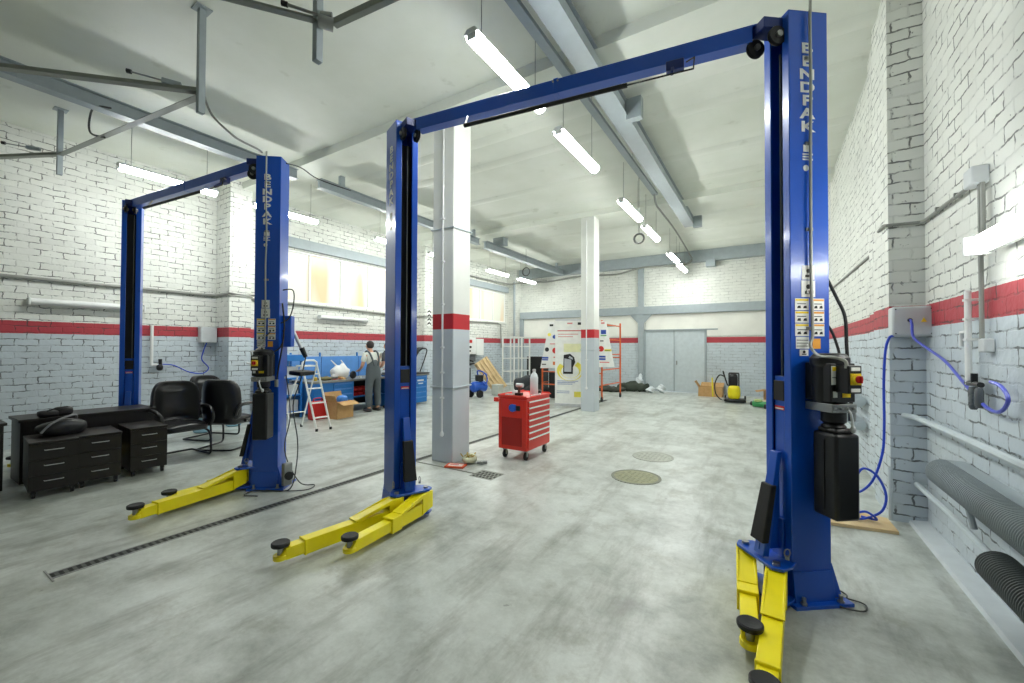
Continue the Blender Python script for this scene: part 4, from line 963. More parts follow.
# floor goods in front of the bench
t = thing('red_canister', (-8.5, 5.55, 0), 'red metal jerry can on the floor behind the stepladder', 'canister')
MB().box(-8.62, -8.42, 5.36, 5.72, 0, .4).build('body', REDP, t, bevel=.03)
MB().tube([(-8.52, 5.44, .4), (-8.52, 5.46, .46), (-8.52, 5.62, .46), (-8.52, 5.64, .4)], .012, 8, 3).build('handle', REDP, t)
MB().lathe((-8.52, 5.68, .39), [(.025, 0), (.025, .05)], 12).build('cap', BLKP, t)
def carton(x, y, w, d, h, rz, label, flaps=((0, 1.2), (1, -.5), (2, 1.0), (3, .3)), name='cardboard_box'):
    t = thing(name, (x, y, 0), label, 'cardboard box')
    c, s = math.cos(rz), math.sin(rz)
    X = lambda p: Vector((x+c*p.x-s*p.y, y+s*p.x+c*p.y, p.z))
    th = .006
    m = MB(); m.X = X
    m.box(-w/2, w/2, -d/2, d/2, 0, th).box(-w/2, w/2, -d/2, -d/2+th, 0, h).box(-w/2, w/2, d/2-th, d/2, 0, h).box(-w/2, -w/2+th, -d/2, d/2, 0, h).box(w/2-th, w/2, -d/2, d/2, 0, h)
    m.build('carton_body', CARD, t)
    for side, ang in flaps:
        m = MB(); m.X = X; ca, sa = math.cos(ang), math.sin(ang)
        fl = (d if side in (1, 3) else w)/2*.9
        if side == 0: q = [(-w/2, -d/2, h), (w/2, -d/2, h), (w/2, -d/2-fl*ca, h+fl*sa), (-w/2, -d/2-fl*ca, h+fl*sa)]
        if side == 2: q = [(-w/2, d/2, h), (w/2, d/2, h), (w/2, d/2+fl*ca, h+fl*sa), (-w/2, d/2+fl*ca, h+fl*sa)]
        if side == 1: q = [(w/2, -d/2, h), (w/2, d/2, h), (w/2+fl*ca, d/2, h+fl*sa), (w/2+fl*ca, -d/2, h+fl*sa)]
        if side == 3: q = [(-w/2, -d/2, h), (-w/2, d/2, h), (-w/2-fl*ca, d/2, h+fl*sa), (-w/2-fl*ca, -d/2, h+fl*sa)]
        m.hexa([Vector(p) for p in q]+[Vector(p)+Vector((0, 0, .006)) for p in q]); m.build('flap', CARD, t)
    return t
carton(-8.30, 5.95, .34, .46, .38, .1, 'open cardboard box on the floor in front of the workbench', ((1, -.35), (0, 1.1), (3, 1.2)))
props(MB().sup((-8.3, 6.0, .40), (.2, .24, .2), .7).build('blue_parts_pack', M('pack_blue', '#3E7FD0', .4)), 'blue wrapped pack sticking out of the open cardboard box', 'package')
# second bench beyond the front lift post
t = workbench(-9.3, -8.30, 7.98, 8.8, .86, 'blue metal cabinet with black top partly hidden by the front lift post', 8.78)
MB().box(-8.3, -8.292, 8.38, 8.62, .66, .70).box(-8.3, -8.292, 8.42, 8.6, .58, .605).build('white_label', PAPER, t)
MB().lathe((-8.6, 8.84, .72), [(.09, 0), (.09, .05), (.04, .06)], 18, axis=(0, 1, 0)).build('hand_wheel', BLK, t)
props(MB().box(-9.28, -8.27, 7.97, 8.84, .862, .89).build('rubber_mat', BLK, bevel=.006), 'black rubber mat lying on the blue cabinet beyond the front lift post', 'mat')
t = thing('headrest_shell', (-8.6, 8.4, .89), 'black curved shell on a tube frame standing on the blue cabinet', 'seat shell')
def shf(u, v):
    a = -.3+1.9*v
    return Vector((-8.75+.22*u+.04*math.sin(a), 8.45+.42*(1-math.cos(a))*.9-.02*u, .92+.66*max(-.01, math.sin(max(0, a)*.95))))
MB().sheet(shf, 6, 14).build('shell', BLK, t, solid=.05)
MB().tube([(-8.62, 8.85, 1.56), (-8.55, 9.0, 1.55), (-8.55, 8.96, 1.35), (-8.57, 8.76, .9)], .018, 8, 5).build('support_tube', BLKP, t)
props(MB().sup((-8.5, 8.35, .93), (.2, .3, .07), .8).build('paper_heap', M('heap_tan', '#A79C86', .8, bump=.6)), 'pale crumpled paper on the black mat of the blue cabinet', 'paper')

# ------------------------------------------------------------------ people
def skin_mesh(name, nodes, edges, mat, parent, sub=2, root=0):
    me = bpy.data.meshes.new(name); o0 = ORG[parent.name]
    me.from_pydata([Vector(n[0])-o0 for n in nodes], edges, []); me.update()
    ob = bpy.data.objects.new(name, me); COL.objects.link(ob); ob.parent = parent; ORG[ob.name] = o0
    ob.modifiers.new('sk', 'SKIN').use_smooth_shade = True
    sv = me.skin_vertices[0].data
    for i, n in enumerate(nodes): sv[i].radius = n[1] if isinstance(n[1], tuple) else (n[1], n[1]); sv[i].use_root = (i == root)
    s = ob.modifiers.new('ss', 'SUBSURF'); s.levels = sub; s.render_levels = sub
    me.materials.append(mat)
    return ob
SKIN = M('skin', '#C99A80', .5, var=.03); HAIR = M('dark_hair', '#2A2220', .6, bump=.5)
OVER = M('grey_overalls', '#565E62', .8, bump=.3, bscale=12); TEE = M('white_tshirt', '#D9DCD4', .8, bump=.3, bscale=14); SHOE = M('dark_shoe', '#3C3A38', .6)
def person(loc, yaw, label, tee, over, lean=.12, reach=.30, turn=0):
    t = thing('person', loc, label, 'person')
    c, s = math.cos(yaw), math.sin(yaw)
    def W(x, y, z):   # x forward, y left
        y *= 1.08
        k = max(0, z-.95)
        x = x+lean*k/.65*.8; z = z-.25*lean*k*k
        return Vector((loc[0]+c*x-s*y, loc[1]+s*x+c*y, z))
    N, E_ = [], []
    def add(p, r, par=None):
        N.append((p, r)); i = len(N)-1
        if par is not None: E_.append((par, i))
        return i
    pel = add(W(0, 0, .98), (.13, .11)); ab = add(W(.0, 0, 1.13), (.12, .10), pel); chst = add(W(-.01, 0, 1.33), (.14, .11), ab); nk0 = add(W(.0, 0, 1.46), (.07, .065), chst); nk = add(W(.015, 0, 1.52), (.052, .052), nk0)
    h1 = add(W(.035, 0, 1.60), (.075, .082), nk); h2 = add(W(.04, 0, 1.67), (.083, .092), h1); h3 = add(W(.03, 0, 1.735), (.06, .068), h2)
    hands = []
    for sd in (-1, 1):
        sh = add(W(-.01, sd*.18, 1.42), .06, chst); el = add(W(.05, sd*.25, 1.14), .043, sh); wr = add(W(.05+reach*.85, sd*.17, 1.04), .028, el)
        pm = add(W(.12+reach*.85, sd*.15, 1.02), (.034, .018), wr)
        hands.append((sd, pm))
        for k in range(4):
            a = add(W(.165+reach*.85+.004*(k in (1, 2)), sd*(.15-.03+.02*k), 1.01), .0095, pm)
            b = add(W(.20+reach*.85+.008*(k in (1, 2)), sd*(.15-.035+.022*k), .985), .0085, a)
        th = add(W(.13+reach*.85, sd*.105, 1.005), .0105, pm); add(W(.165+reach*.85, sd*.095, .99), .009, th)
        hp = add(W(0, sd*.095, .92), .085, pel); kn = add(W(.02, sd*.115, .50), .058, hp); an = add(W(-.02, sd*.12, .09), .038, kn); add(W(.10, sd*.13, .035), .032, an)
    body = skin_mesh('body', N, E_, SKIN, t)
    # face
    m = MB()
    for sd in (-1, 1): m.sup(W(.118, sd*.032, 1.665), (.02, .026, .016), 1)
    m.build('eye', M('eye_white', '#E8E4E0', .3), t)
    m = MB(); m.sup(W(.135, 0, 1.635), (.03, .028, .05), .9); m.build('nose', SKIN, t)
    m = MB(); m.sup(W(.118, 0, 1.592), (.02, .05, .014), .9); m.build('mouth', M('lip', '#A8645A', .5), t)
    m = MB()
    for sd in (-1, 1): m.sup(W(.03, sd*.088, 1.645), (.035, .018, .06), .9)
    m.build('ear', SKIN, t)
    def hf(p): return (p.x, p.y, p.z*(1 if p.z > 0 else .9)+(.035 if p.x > .05 else 0)*(p.z < 0))
    m = MB(); m.sup(W(-.012, 0, 1.68), (.18, .19, .22), .95, (0, 0, yaw), fn=hf); m.build('hair', HAIR, t)
    # shirt
    n2, e2 = [], []
    def ad2(p, r, par=None):
        n2.append((p, r)); i = len(n2)-1
        if par is not None: e2.append((par, i))
        return i
    a = ad2(W(0, 0, 1.02), (.15, .125)); b = ad2(W(0, 0, 1.2), (.145, .12), a); c_ = ad2(W(-.01, 0, 1.36), (.165, .13), b); d_ = ad2(W(0, 0, 1.47), (.075, .07), c_)
    for sd in (-1, 1):
        q = ad2(W(-.01, sd*.185, 1.42), .078, c_); ad2(W(.03, sd*.235, 1.22), .066, q)
    skin_mesh('tshirt', n2, e2, tee, t)
    # trousers and bib
    n3, e3 = [], []
    def ad3(p, r, par=None):
        n3.append((p, r)); i = len(n3)-1
        if par is not None: e3.append((par, i))
        return i
    a = ad3(W(0, 0, 1.0), (.175, .15)); b = ad3(W(-.02, 0, 1.16), (.165, .14), a); ad3(W(-.04, 0, 1.32), (.12, .115), b)
    for sd in (-1, 1):
        q = ad3(W(0, sd*.10, .88), .115, a); k_ = ad3(W(.02, sd*.12, .50), .095, q); k2 = ad3(W(.0, sd*.125, .26), .09, k_); ad3(W(-.01, sd*.125, .10), .085, k2)
    tr = skin_mesh('overalls', n3, e3, over, t)
    m = MB(); 
    for sd in (-1, 1):
        m.tube([W(-.135, sd*.05, 1.14), W(-.15, sd*.09, 1.3), W(-.10, sd*.115, 1.47), W(.0, sd*.12, 1.52), W(.12, sd*.1, 1.42), W(.145, sd*.08, 1.3)], .022, 8, 4)
    m.build('shoulder_strap', over, tr)
    for sd in (-1, 1):
        m = MB(); m.sup(W(.045, sd*.13, .045), (.29, .11, .09), .7, (0, 0, yaw)); m.build('shoe', SHOE, t)
    return t
person((-8.42, 6.98, 0), R(180), 'person in grey overalls and white t-shirt standing with back turned at the workbench', TEE, OVER, .16, .26)
person((-8.46, 7.64, 0), R(186), 'dark-haired person at the workbench mostly hidden by the front lift post', M('dark_tshirt', '#4A4F57', .8), OVER, .2, .3)

# ------------------------------------------------------------------ goods beyond the nearer pillar
t = thing('compressor', (-7.880, 10.920, 0), 'dark blue air compressor with hoses standing on the floor past the nearer pillar', 'compressor')
MB().lathe((-8.030, 10.520, .34), [(.05, 0), (.14, .02), (.17, .06), (.17, .5), (.14, .54), (.05, .56)], 24, axis=(.25, .95, 0)).build('tank', M('compressor_blue', '#1F55B8', .35), t)
MB().obox((-7.960, 10.820, .62), (.24, .24, .2), (0, 0, .8)).build('pump_head', BLKP, t, bevel=.02)
for p in ((-8.160, 10.620, .12), (-7.830, 10.670, .12)): MB().lathe(p, [(.12, -.03), (.12, .03)], 18, axis=(1, -.25, 0)).build('wheel', BLK, t)
MB().tube([(-7.980, 10.770, .7), (-7.880, 10.620, .86), (-7.780, 10.820, .8), (-7.830, 11.070, .6), (-7.780, 10.920, .4), (-7.760, 10.720, .5)], .022, 8, 6).build('hose', M('hose_mid_blue', '#2B59C9', .4), t)
MB().tube([(-8.080, 11.020, .5), (-7.980, 11.120, .75), (-7.830, 11.070, .7)], .02, 8, 5).build('hose', M('hose_mid_blue'), t)
MB().box(-8.03, -7.93, 10.94, 11.0, 0, .2).build('stand_foot', BLUE_D, t)
t = thing('balancing_machine', (-9.1, 11.3, 0), 'black machine with a raised arm against the wall behind the compressor', 'machine')
MB().box(-9.5, -8.9, 11.0, 11.6, 0, .9).build('housing', M('machine_dark', '#3A4048', .5), t, bevel=.02)
MB().obox((-9.0, 11.35, 1.0), (.4, .7, .06), (.15, 0, 0)).build('tray', BLKP, t, bevel=.015)
MB().box(-9.25, -9.15, 11.1, 11.2, .9, 1.55).build('arm_post', BLKP, t, bevel=.01)
MB().tube([(-9.2, 11.15, 1.3), (-9.1, 11.5, 1.22), (-8.95, 11.8, 1.1)], .03, 8, 4).build('swing_arm', BLKP, t)
props(MB().box(-7.95, -7.67, 11.5, 11.82, 0, .34).box(-7.95, -7.67, 11.5, 11.82, .34, .36).build('clear_crate', M('crate_pale', '#C4C8BE', .4), bevel=.01), 'pale plastic crate on the floor beside the blue compressor', 'crate')
# pallet leaning back
t = thing('wooden_pallet', (-8.4, 12.5, 0), 'pale wooden pallet leaning against the white wire cage', 'pallet')
pa, pb = Vector((-8.35, 12.65, .03)), Vector((-9.0, 12.25, 1.12))
up_ = (pb-pa); Lp = up_.length; up_.normalize(); wid = Vector((.35, .9, 0)); wid = (wid-up_*wid.dot(up_)).normalized(); nr = up_.cross(wid).normalized()
if nr.x < 0: nr = -nr
def PX(p): return pa+wid*p.x+up_*p.y+nr*p.z
for y in (.02, Lp/2-.05, Lp-.12):
    m = MB(); m.X = PX; m.box(-.30, .30, y, y+.1, 0, .1); m.build('stringer', PINE, t, bevel=.003)
for side in (.1, -.022):
    for k in range(4):
        x = -.30+.17*k
        m = MB(); m.X = PX; m.box(x, x+.088, 0, Lp, side, side+.022); m.build('deck_board', PINE, t, bevel=.002)
# white wire cage
t = thing('wire_cage_rack', (-8.2, 13.0, 0), 'tall white metal frame rack with open shelves standing by the far corner', 'rack')
xs_, ys_ = (-8.45, -7.95), (12.95, 13.5, 14.1)
for x in xs_:
    for y in ys_: MB().box(x-.022, x+.022, y-.022, y+.022, 0, 2.02).build('upright', WHITEP, t)
for z in (.25, .72, 1.2, 1.65, 2.0):
    m = MB()
    for x in xs_: m.box(x-.015, x+.015, ys_[0], ys_[2], z-.015, z+.015)
    for y in ys_: m.box(xs_[0], xs_[1], y-.015, y+.015, z-.015, z+.015)
    m.build('shelf_frame', WHITEP, t)
props(MB().box(-8.3, -7.55, 14.5, 14.95, 0, 1.25).box(-8.28, -7.57, 14.49, 14.5, .05, 1.2).build('black_cabinet', BLKP, bevel=.03), 'black upright cabinet behind the white frame rack', 'cabinet')
props(MB().sup((-7.3, 12.6, .3), (.8, .5, .6), .7, fn=lambda p: (p.x, p.y, p.z*(1+.2*math.sin(9*p.x)))).build('covered_engine', M('cover_dark', '#2D3238', .7, bump=.6)), 'dark covered lump on the floor between the rack and the banner', 'covered machine')
t = thing('electric_cabinet', (-9.7, 13.2, 1.0), 'pale wall cabinet with stickers mounted near the far corner', 'electric cabinet')
MB().box(-9.98, -9.7, 12.4, 12.95, 1.35, 2.0).box(-9.98, -9.72, 13.0, 13.5, 1.3, 1.95).build('casing', WHITEP, t, bevel=.01)
MB().box(-9.698, -9.69, 12.5, 12.7, 1.78, 1.9).build('red_sticker', REDINK, t)
MB().box(-9.698, -9.69, 12.5, 12.66, 1.58, 1.66).box(-9.698, -9.69, 12.5, 12.62, 1.44, 1.5).build('black_sticker', BLKINK, t)
MB().box(-9.98, -9.75, 12.4, 13.0, 1.05, 1.3).build('lower_box', M('box_grey_dark', '#5A5F63', .5), t, bevel=.01)

# ------------------------------------------------------------------ banners and sign boards
def board_frame(p0, p1, zb0, zb1, zt0, zt1, nudge=.0):
    """quad board between two floor points; returns mapper a(0..1), z(0..1), off"""
    p0, p1 = Vector((*p0, 0)), Vector((*p1, 0)); d = (p1-p0); n = Vector((d.y, -d.x, 0)).normalized()
    return lambda a, z, off: p0+d*a+n*off+Vector((0, 0, (zb0+(zb1-zb0)*a)*(1-z)+(zt0+(zt1-zt0)*a)*z))
t = thing('roll_up_banner', (-4.65, 10.5, 0), 'white roll-up banner with a yellow swirl and an oil canister beside the farther pillar', 'banner')
B = board_frame((-5.02, 10.34), (-4.28, 10.62), .06, .06, 2.36, 2.36)
def bx(mb, a0, a1, z0, z1, o0, o1, mi=None):
    if mi is not None: mb.mi = mi
    return mb.hexa([B_(a0, z0, o0), B_(a1, z0, o0), B_(a1, z0, o1), B_(a0, z0, o1), B_(a0, z1, o0), B_(a1, z1, o0), B_(a1, z1, o1), B_(a0, z1, o1)])
B_ = B
bx(MB(), 0, 1, 0, 1, -.006, 0).build('banner_sheet', M('banner_white', '#F1F2EC', .5), t)
bx(MB(), -.02, 1.02, -.03, .01, -.05, .05).build('cassette_base', CHROME, t, bevel=.006)
bx(MB(), 0, 1, .995, 1.012, -.012, .008).build('top_rail', CHROME, t)
m = MB(); n_ = 26     # yellow swirl ring
for ring, (ra, rz, w_) in enumerate(((.46, .155, .09), (.36, .115, .05))):
    for k in range(n_):
        a0, a1 = 2*PI*k/n_, 2*PI*(k+1)/n_
        if .9 < a0 < 2.3: continue
        p = []
        for a, q in ((a0, 1), (a1, 1), (a1, 0), (a0, 0)):
            rr = 1-q*w_/ra*(1.2+math.sin(a))*.9
            p.append((.52+ra*rr*math.cos(a), .40+rz*.8*rr*math.sin(a)))
        m.hexa([B(x, z, .001) for x, z in p]+[B(x, z, .003+.001*ring) for x, z in p])
m.build('swirl_print', M('print_yellow', '#F2E460', .5), t)
m = MB(); m.X = lambda p: B(p.x, p.y, p.z)
can = [(.28, .36), (.62, .36), (.62, .44), (.70, .50), (.66, .56), (.52, .60), (.30, .585)]
m.prism(can, .004, .008, mi=0); m.prism([(.32, .385), (.56, .385), (.56, .53), (.32, .545)], .008, .0095, mi=1); m.prism([(.46, .55), (.62, .53), (.60, .555), (.50, .575)], .008, .0095, mi=1)
m.build('canister_print', [BLKINK, M('print_grey', '#B9BCC2', .5)], t)
m = MB(); m.X = lambda p: B(p.x, p.y, p.z)
m.box(.08, .9, .87, .88, .001, .002, mi=0); m.box(.3, .9, .62, .72, .0005, .0015, mi=5); m.box(.1, .8, .83, .838, .001, .002, mi=3); m.box(.1, .62, .80, .808, .001, .002, mi=3)
for k in range(3): m.box(.08, .8-.1*k, .27-.018*k, .278-.018*k, .001, .002, mi=1)
for k in range(2): m.box(.06, .5, .15-.02*k, .157-.02*k, .001, .002, mi=1)
m.box(.66, .99, .085, .15, .001, .002, mi=2); m.box(.78, .98, .945, .975, .001, .002, mi=4); m.box(.42, .6, .955, .972, .001, .002, mi=3)
m.build('lettering', [REDINK, M('print_blue_grey', '#7F8FB8', .5), M('print_yellow'), M('print_pink', '#D88A86', .5), BLKINK, M('print_pale_yellow', '#EFEFC0', .5)], t)
MB().tube([(-4.3, 10.5, .02), (-4.25, 10.6, .1)], .02, 8).build('foot', BLKP, t)
# A-board banner behind, spread wide on both sides of the pillar
t = thing('sponsor_board', (-4.7, 11.3, 0), 'wide white display board covered in small colourful logos hung on the orange scaffold', 'display board')
BB = lambda x, z, off=0: Vector((x, 11.2-off, z))
m = MB(); m.X = lambda p: BB(p.x, p.y, p.z)
m.prism([(-5.93, .98), (-3.62, 1.08), (-3.86, 2.35), (-5.62, 2.38)], 0, .02)
m.build('board_sheet', M('board_white', '#E9EAE6', .5), t)
cols = [REDINK, BLUEINK, BLKINK, M('print_yellow'), M('print_green', '#4C9A54', .5), M('print_pink'), M('print_orange', '#E07B3A', .5)]
m = MB(); m.X = lambda p: BB(p.x, p.y, p.z)
rnd = random.Random(3)
def logo(x, z, w_, h_, mi, rd=False):
    m = MB(); m.X = lambda p: BB(p.x, p.y, p.z)
    if rd: m.prism([(x+w_/2*math.cos(a*PI/8), z+h_/2*math.sin(a*PI/8)) for a in range(16)], .02, .024, mi=mi)
    else: m.box(x-w_/2, x+w_/2, z-h_/2, z+h_/2, .02, .024, mi=mi)
    m.build('logo', cols, t)
for (x, z, w_, h_, mi, rd) in ((-5.55, 2.28, .12, .06, 2, 0), (-5.3, 2.22, .1, .04, 5, 0), (-5.62, 2.0, .12, .1, 3, 1), (-5.44, 1.93, .14, .12, 1, 1), (-5.5, 1.72, .2, .03, 5, 0), (-5.7, 1.55, .14, .13, 2, 1), (-5.42, 1.52, .2, .18, 0, 1), (-5.76, 1.3, .22, .05, 1, 0), (-5.76, 1.24, .2, .04, 1, 0),
        (-5.4, 1.32, .16, .04, 5, 0), (-5.8, 1.1, .14, .03, 2, 0), (-5.42, 1.14, .16, .1, 6, 0), (-3.95, 2.3, .1, .05, 5, 0), (-3.93, 2.05, .15, .12, 1, 0), (-3.93, 1.95, .17, .03, 4, 0), (-4.0, 1.58, .16, .16, 0, 1), (-3.8, 1.54, .2, .06, 3, 0), (-3.82, 1.53, .14, .025, 4, 0), (-3.97, 1.36, .2, .05, 1, 0),
        (-3.97, 1.29, .2, .05, 1, 0), (-3.9, 1.2, .28, .03, 5, 0), (-3.98, 1.8, .1, .03, 2, 0), (-5.0, 2.25, .3, .05, 5, 0), (-4.7, 1.8, .3, .1, 6, 0)): logo(x, z, w_, h_, mi, rd)
# orange scaffold
t = thing('scaffold_frame', (-5.3, 12.3, 0), 'orange steel scaffold frame on castors behind the display board', 'scaffold')
for x in (-6.15, -4.18):
    MB().tube([(x, 11.75, .1), (x, 11.75, 2.42 if x > -5 else 1.0)], .026, 10).build('upright', ORANGE, t); MB().tube([(x+.1, 13.2, .1), (x+.1, 13.2, 2.4)], .026, 10).build('upright', ORANGE, t)
    for z in (.5, .95, 1.4, 1.85, 2.3):
        if x < -5 and z > 1: continue
        MB().tube([(x, 11.75, z), (x+.1, 13.2, z)], .018, 8).build('rung', ORANGE, t)
    MB().lathe((x, 11.75, .09), [(.06, -.02), (.08, -.015), (.08, .015), (.06, .02)], 16, axis=(1, 0, 0)).build('castor', BLK, t)
    MB().lathe((x+.1, 13.2, .09), [(.06, -.02), (.08, -.015), (.08, .015), (.06, .02)], 16, axis=(1, 0, 0)).build('castor', BLK, t)
for z in (.45, .85): MB().tube([(-6.15, 11.75, z), (-4.18, 11.75, z)], .018, 8).build('cross_tube', ORANGE, t)
MB().tube([(-6.05, 13.2, 1.3), (-4.08, 13.2, 1.3)], .018, 8).build('cross_tube', ORANGE, t)
MB().box(-4.75, -4.2, 12.0, 13.1, 2.3, 2.34).build('platform', M('plank_dark', '#4A4E42', .7), t)
props(MB().box(-4.75, -4.25, 10.62, 12.0, 0, .03).build('floor_runner_strip', M('strip_dark', '#55584F', .7)), 'dark flat strip on the floor behind the farther pillar', 'strip')
props(MB().box(-6.0, -5.2, 11.9, 12.6, 0, .85).box(-5.98, -5.22, 11.88, 11.9, .05, .4).box(-5.98, -5.22, 11.88, 11.9, .45, .8).build('black_rack_box', BLKP, bevel=.01), 'black box stack under the display board behind the banner', 'box')
# dark hoses / debris by the back wall
for k, (x, y, sx, sy, sz, lb) in enumerate(((-6.6, 12.3, .9, .5, .35, 'dark tangle of hoses on the floor behind the red tool cabinet'), (-5.2, 14.9, 1.5, .5, .2, 'low heap of dark tarpaulin against the back wall beside the scaffold'), (-4.3, 15.45, 1.1, .4, .36, 'dark green sack heap at the foot of the back wall beside the door'))):
    def hf(p): return (p.x+.05*math.sin(13*p.y+11*p.z), p.y+.04*math.sin(12*p.x), p.z*(1+.45*math.sin(11*p.x+k)*math.cos(12*p.y)+.2*math.sin(27*p.x)))
    props(MB().sup((x, y, sz*.45), (sx, sy, sz*.9), .7, fn=hf, nu=44, nv=18).build('tarpaulin_heap', M('tarp_dark%d' % k, ('#2B2E30', '#3B3F38', '#394137')[k], .8, bump=.8, bscale=8)), lb, 'heap')
def pbag(x, y, h, lb): return props(MB().sup((x, y, h*.5), (.3, .28, h), .85, nu=30, nv=16, fn=lambda p: ((p.x+.035*math.sin(31*p.z+17*p.y))*(1-.7*max(0, p.z/h)), (p.y+.03*math.sin(27*p.x+23*p.z))*(1-.5*max(0, p.z/h)), p.z*(1+.22*math.sin(19*p.x+13*p.y)))).build('white_sack', M('sack_white', '#D5DCE0', .5, bump=.7, bscale=12)), lb, 'sack', 'white sacks by the back door')
pbag(-3.3, 15.45, .3, 'white plastic sack on the floor before the grey door, nearer the door')
pbag(-3.62, 15.3, .22, 'white plastic sack on the floor before the grey door, nearer the scaffold')
pbag(-4.15, 15.8, .6, 'tall white plastic sack standing on the dark heap by the back wall')

# ------------------------------------------------------------------ back right corner
carton(-1.66, 15.4, .72, .5, .3, 0, 'long open cardboard box against the back wall beside the grey door', ((3, 1.0), (2, .35), (0, -1.4)))
t = thing('pressure_washer', (-0.940, 13.9, 0), 'yellow and black pressure washer standing on the floor near the back wall', 'pressure washer')
MB().sup((-0.880, 13.9, .30), (.34, .34, .42), .6).build('yellow_shell', M('washer_yellow', '#E8D812', .4), t)
MB().box(-1.14, -.58, 13.7, 14.1, .03, .12).build('base_tray', BLKP, t, bevel=.04)
MB().sup((-0.900, 13.92, .64), (.24, .22, .42), .5).build('motor_hood', BLKP, t)
for x in (-1.02, -.76): MB().tube([(x, 14.0, .1), (x, 14.02, .86)], .018, 8).build('handle_post', BLKP, t)
MB().tube([(-1.020, 14.02, .86), (-0.760, 14.02, .86)], .02, 8).build('handle_grip', BLKP, t)
for x in (-1.12, -.60): MB().lathe((x, 14.05, .1), [(.1, -.02), (.1, .02)], 18, axis=(1, 0, 0)).build('wheel', BLK, t)
MB().tube([(-1.110, 13.85, .75), (-1.260, 13.8, .8), (-1.380, 13.8, .55), (-1.360, 13.8, .25), (-1.210, 13.75, .08), (-1.060, 13.7, .1)], .018, 8, 6).build('hose', BLKP, t)
MB().tube([(-1.440, 13.8, .15), (-1.460, 13.82, .72)], .02, 8).build('lance', M('washer_yellow'), t)
MB().tube([(-1.040, 13.8, .5), (-1.140, 13.76, .85), (-1.160, 13.8, .92)], .02, 8, 3).build('spray_gun', BLKP, t)
t = thing('green_drill', (-.12, 13.0, 0), 'green power tool lying on the floor near the nearest lift post', 'power tool')
MB().cyl((-.36, 13.1, .1), (-.02, 12.95, .1), .085, 14).build('body', GREENP, t)
MB().cyl((-.42, 13.13, .1), (-.36, 13.1, .1), .06, 14).build('head', BLKP, t)
MB().box(-.12, .02, 12.85, 13.0, .0, .12).build('grip', BLKP, t, bevel=.02)
MB().sup((-.25, 13.02, .2), (.2, .12, .08), .7).build('tank', M('pale_green', '#BFD08A', .4), t)
carton(.28, 14.3, .8, .5, .38, .1, 'small cardboard box by the back wall half hidden by the nearest lift post', ((0, .2), (3, -.2)))
props(MB().sup((.2, 12.9, .12), (.3, .3, .24), .8).build('white_bundle', M('sack_white')), 'white bundle on the floor behind the nearest lift post', 'bundle')
props(MB().obox((.05, 13.75, .15), (.7, .35, .02), (0, -.2, .2)).build('cardboard_sheet', M('card_pale', '#CDBFA0', .8)), 'loose pale cardboard sheet lying against the small box', 'cardboard')

# ------------------------------------------------------------------ left wall services
def conduit(pts, r, mat, name, label, cat='conduit', sm=0): return props(MB().tube(pts, r, 8, sm).build(name, mat), label, cat)
conduit([(-9.96, YF, 2.68), (-9.96, 4.10, 2.68), (-9.37, 4.10, 2.69), (-9.37, 4.58, 2.69), (-9.96, 4.58, 2.69), (-9.96, 9.87, 2.60), (-9.47, 9.87, 2.60), (-9.47, 10.33, 2.6), (-9.96, 10.33, 2.6), (-9.96, 14.8, 2.66), (-9.9, 15.0, 2.6), (-9.9, 15.05, 1.6)], .028, CABLEG, 'wall_conduit', 'grey cable conduit running along the brick wall above the red band on the lift side')
def junction_box(c, d, label, nrm='x', studs=True):
    t = thing('junction_box', c, label, 'junction box')
    x, y, z = c
    MB().box(x-d[0]/2, x+d[0]/2, y-d[1]/2, y+d[1]/2, z, z+d[2]).build('box_lid', M('box_grey', '#C5CACB', .4), t, bevel=.018)
    return t
t = junction_box((-9.92, 3.96, 1.68), (.15, .30, .33), 'pale square junction box on the brick wall behind the black chairs')
MB().tube([(-9.87, 3.93, 1.69), (-9.9, 3.88, 1.5), (-9.93, 3.87, 1.33), (-9.93, 3.99, 1.16), (-9.93, 3.88, 1.05), (-9.93, 3.65, 1.09), (-9.93, 3.4, 1.23), (-9.93, 3.22, 1.26)], .010, 8, 6).build('hose', HOSEB, t)
t = thing('air_outlet', (-9.9, 3.05, 1.2), 'white air pipe with a dark valve on the wall between lift post and chairs', 'air outlet')
MB().tube([(-9.93, 3.05, 2.0), (-9.93, 3.05, 1.24)], .026, 10).build('pipe', WHITEPL, t)
MB().tube([(-9.93, 3.05, 1.25), (-9.93, 3.17, 1.25)], .024, 10).build('elbow', WHITEPL, t)
MB().cyl((-9.92, 3.18, 1.2), (-9.92, 3.18, 1.36), .03, 12).sup((-9.88, 3.16, 1.2), (.1, .1, .12), .8).build('valve', BLKP, t)
t = thing('arrow_sign', (-9.49, 10.1, 2.3), 'small white sign with black zigzag marks on the pilaster beyond the front lift post', 'sign')
MB().box(-9.5, -9.485, 10.0, 10.2, 2.3, 2.85).build('plate', PAPER, t)
m = MB()
for k in range(4):
    z = 2.34+.13*k
    m.hexa([(-9.485, 10.02, z), (-9.485, 10.1, z+.05), (-9.48, 10.1, z+.05), (-9.48, 10.02, z), (-9.485, 10.02, z+.05), (-9.485, 10.1, z+.1), (-9.48, 10.1, z+.1), (-9.48, 10.02, z+.05)])
    m.hexa([(-9.485, 10.1, z+.05), (-9.485, 10.18, z), (-9.48, 10.18, z), (-9.48, 10.1, z+.05), (-9.485, 10.1, z+.1), (-9.485, 10.18, z+.05), (-9.48, 10.18, z+.05), (-9.48, 10.1, z+.1)])
m.build('zigzag_mark', BLKINK, t)

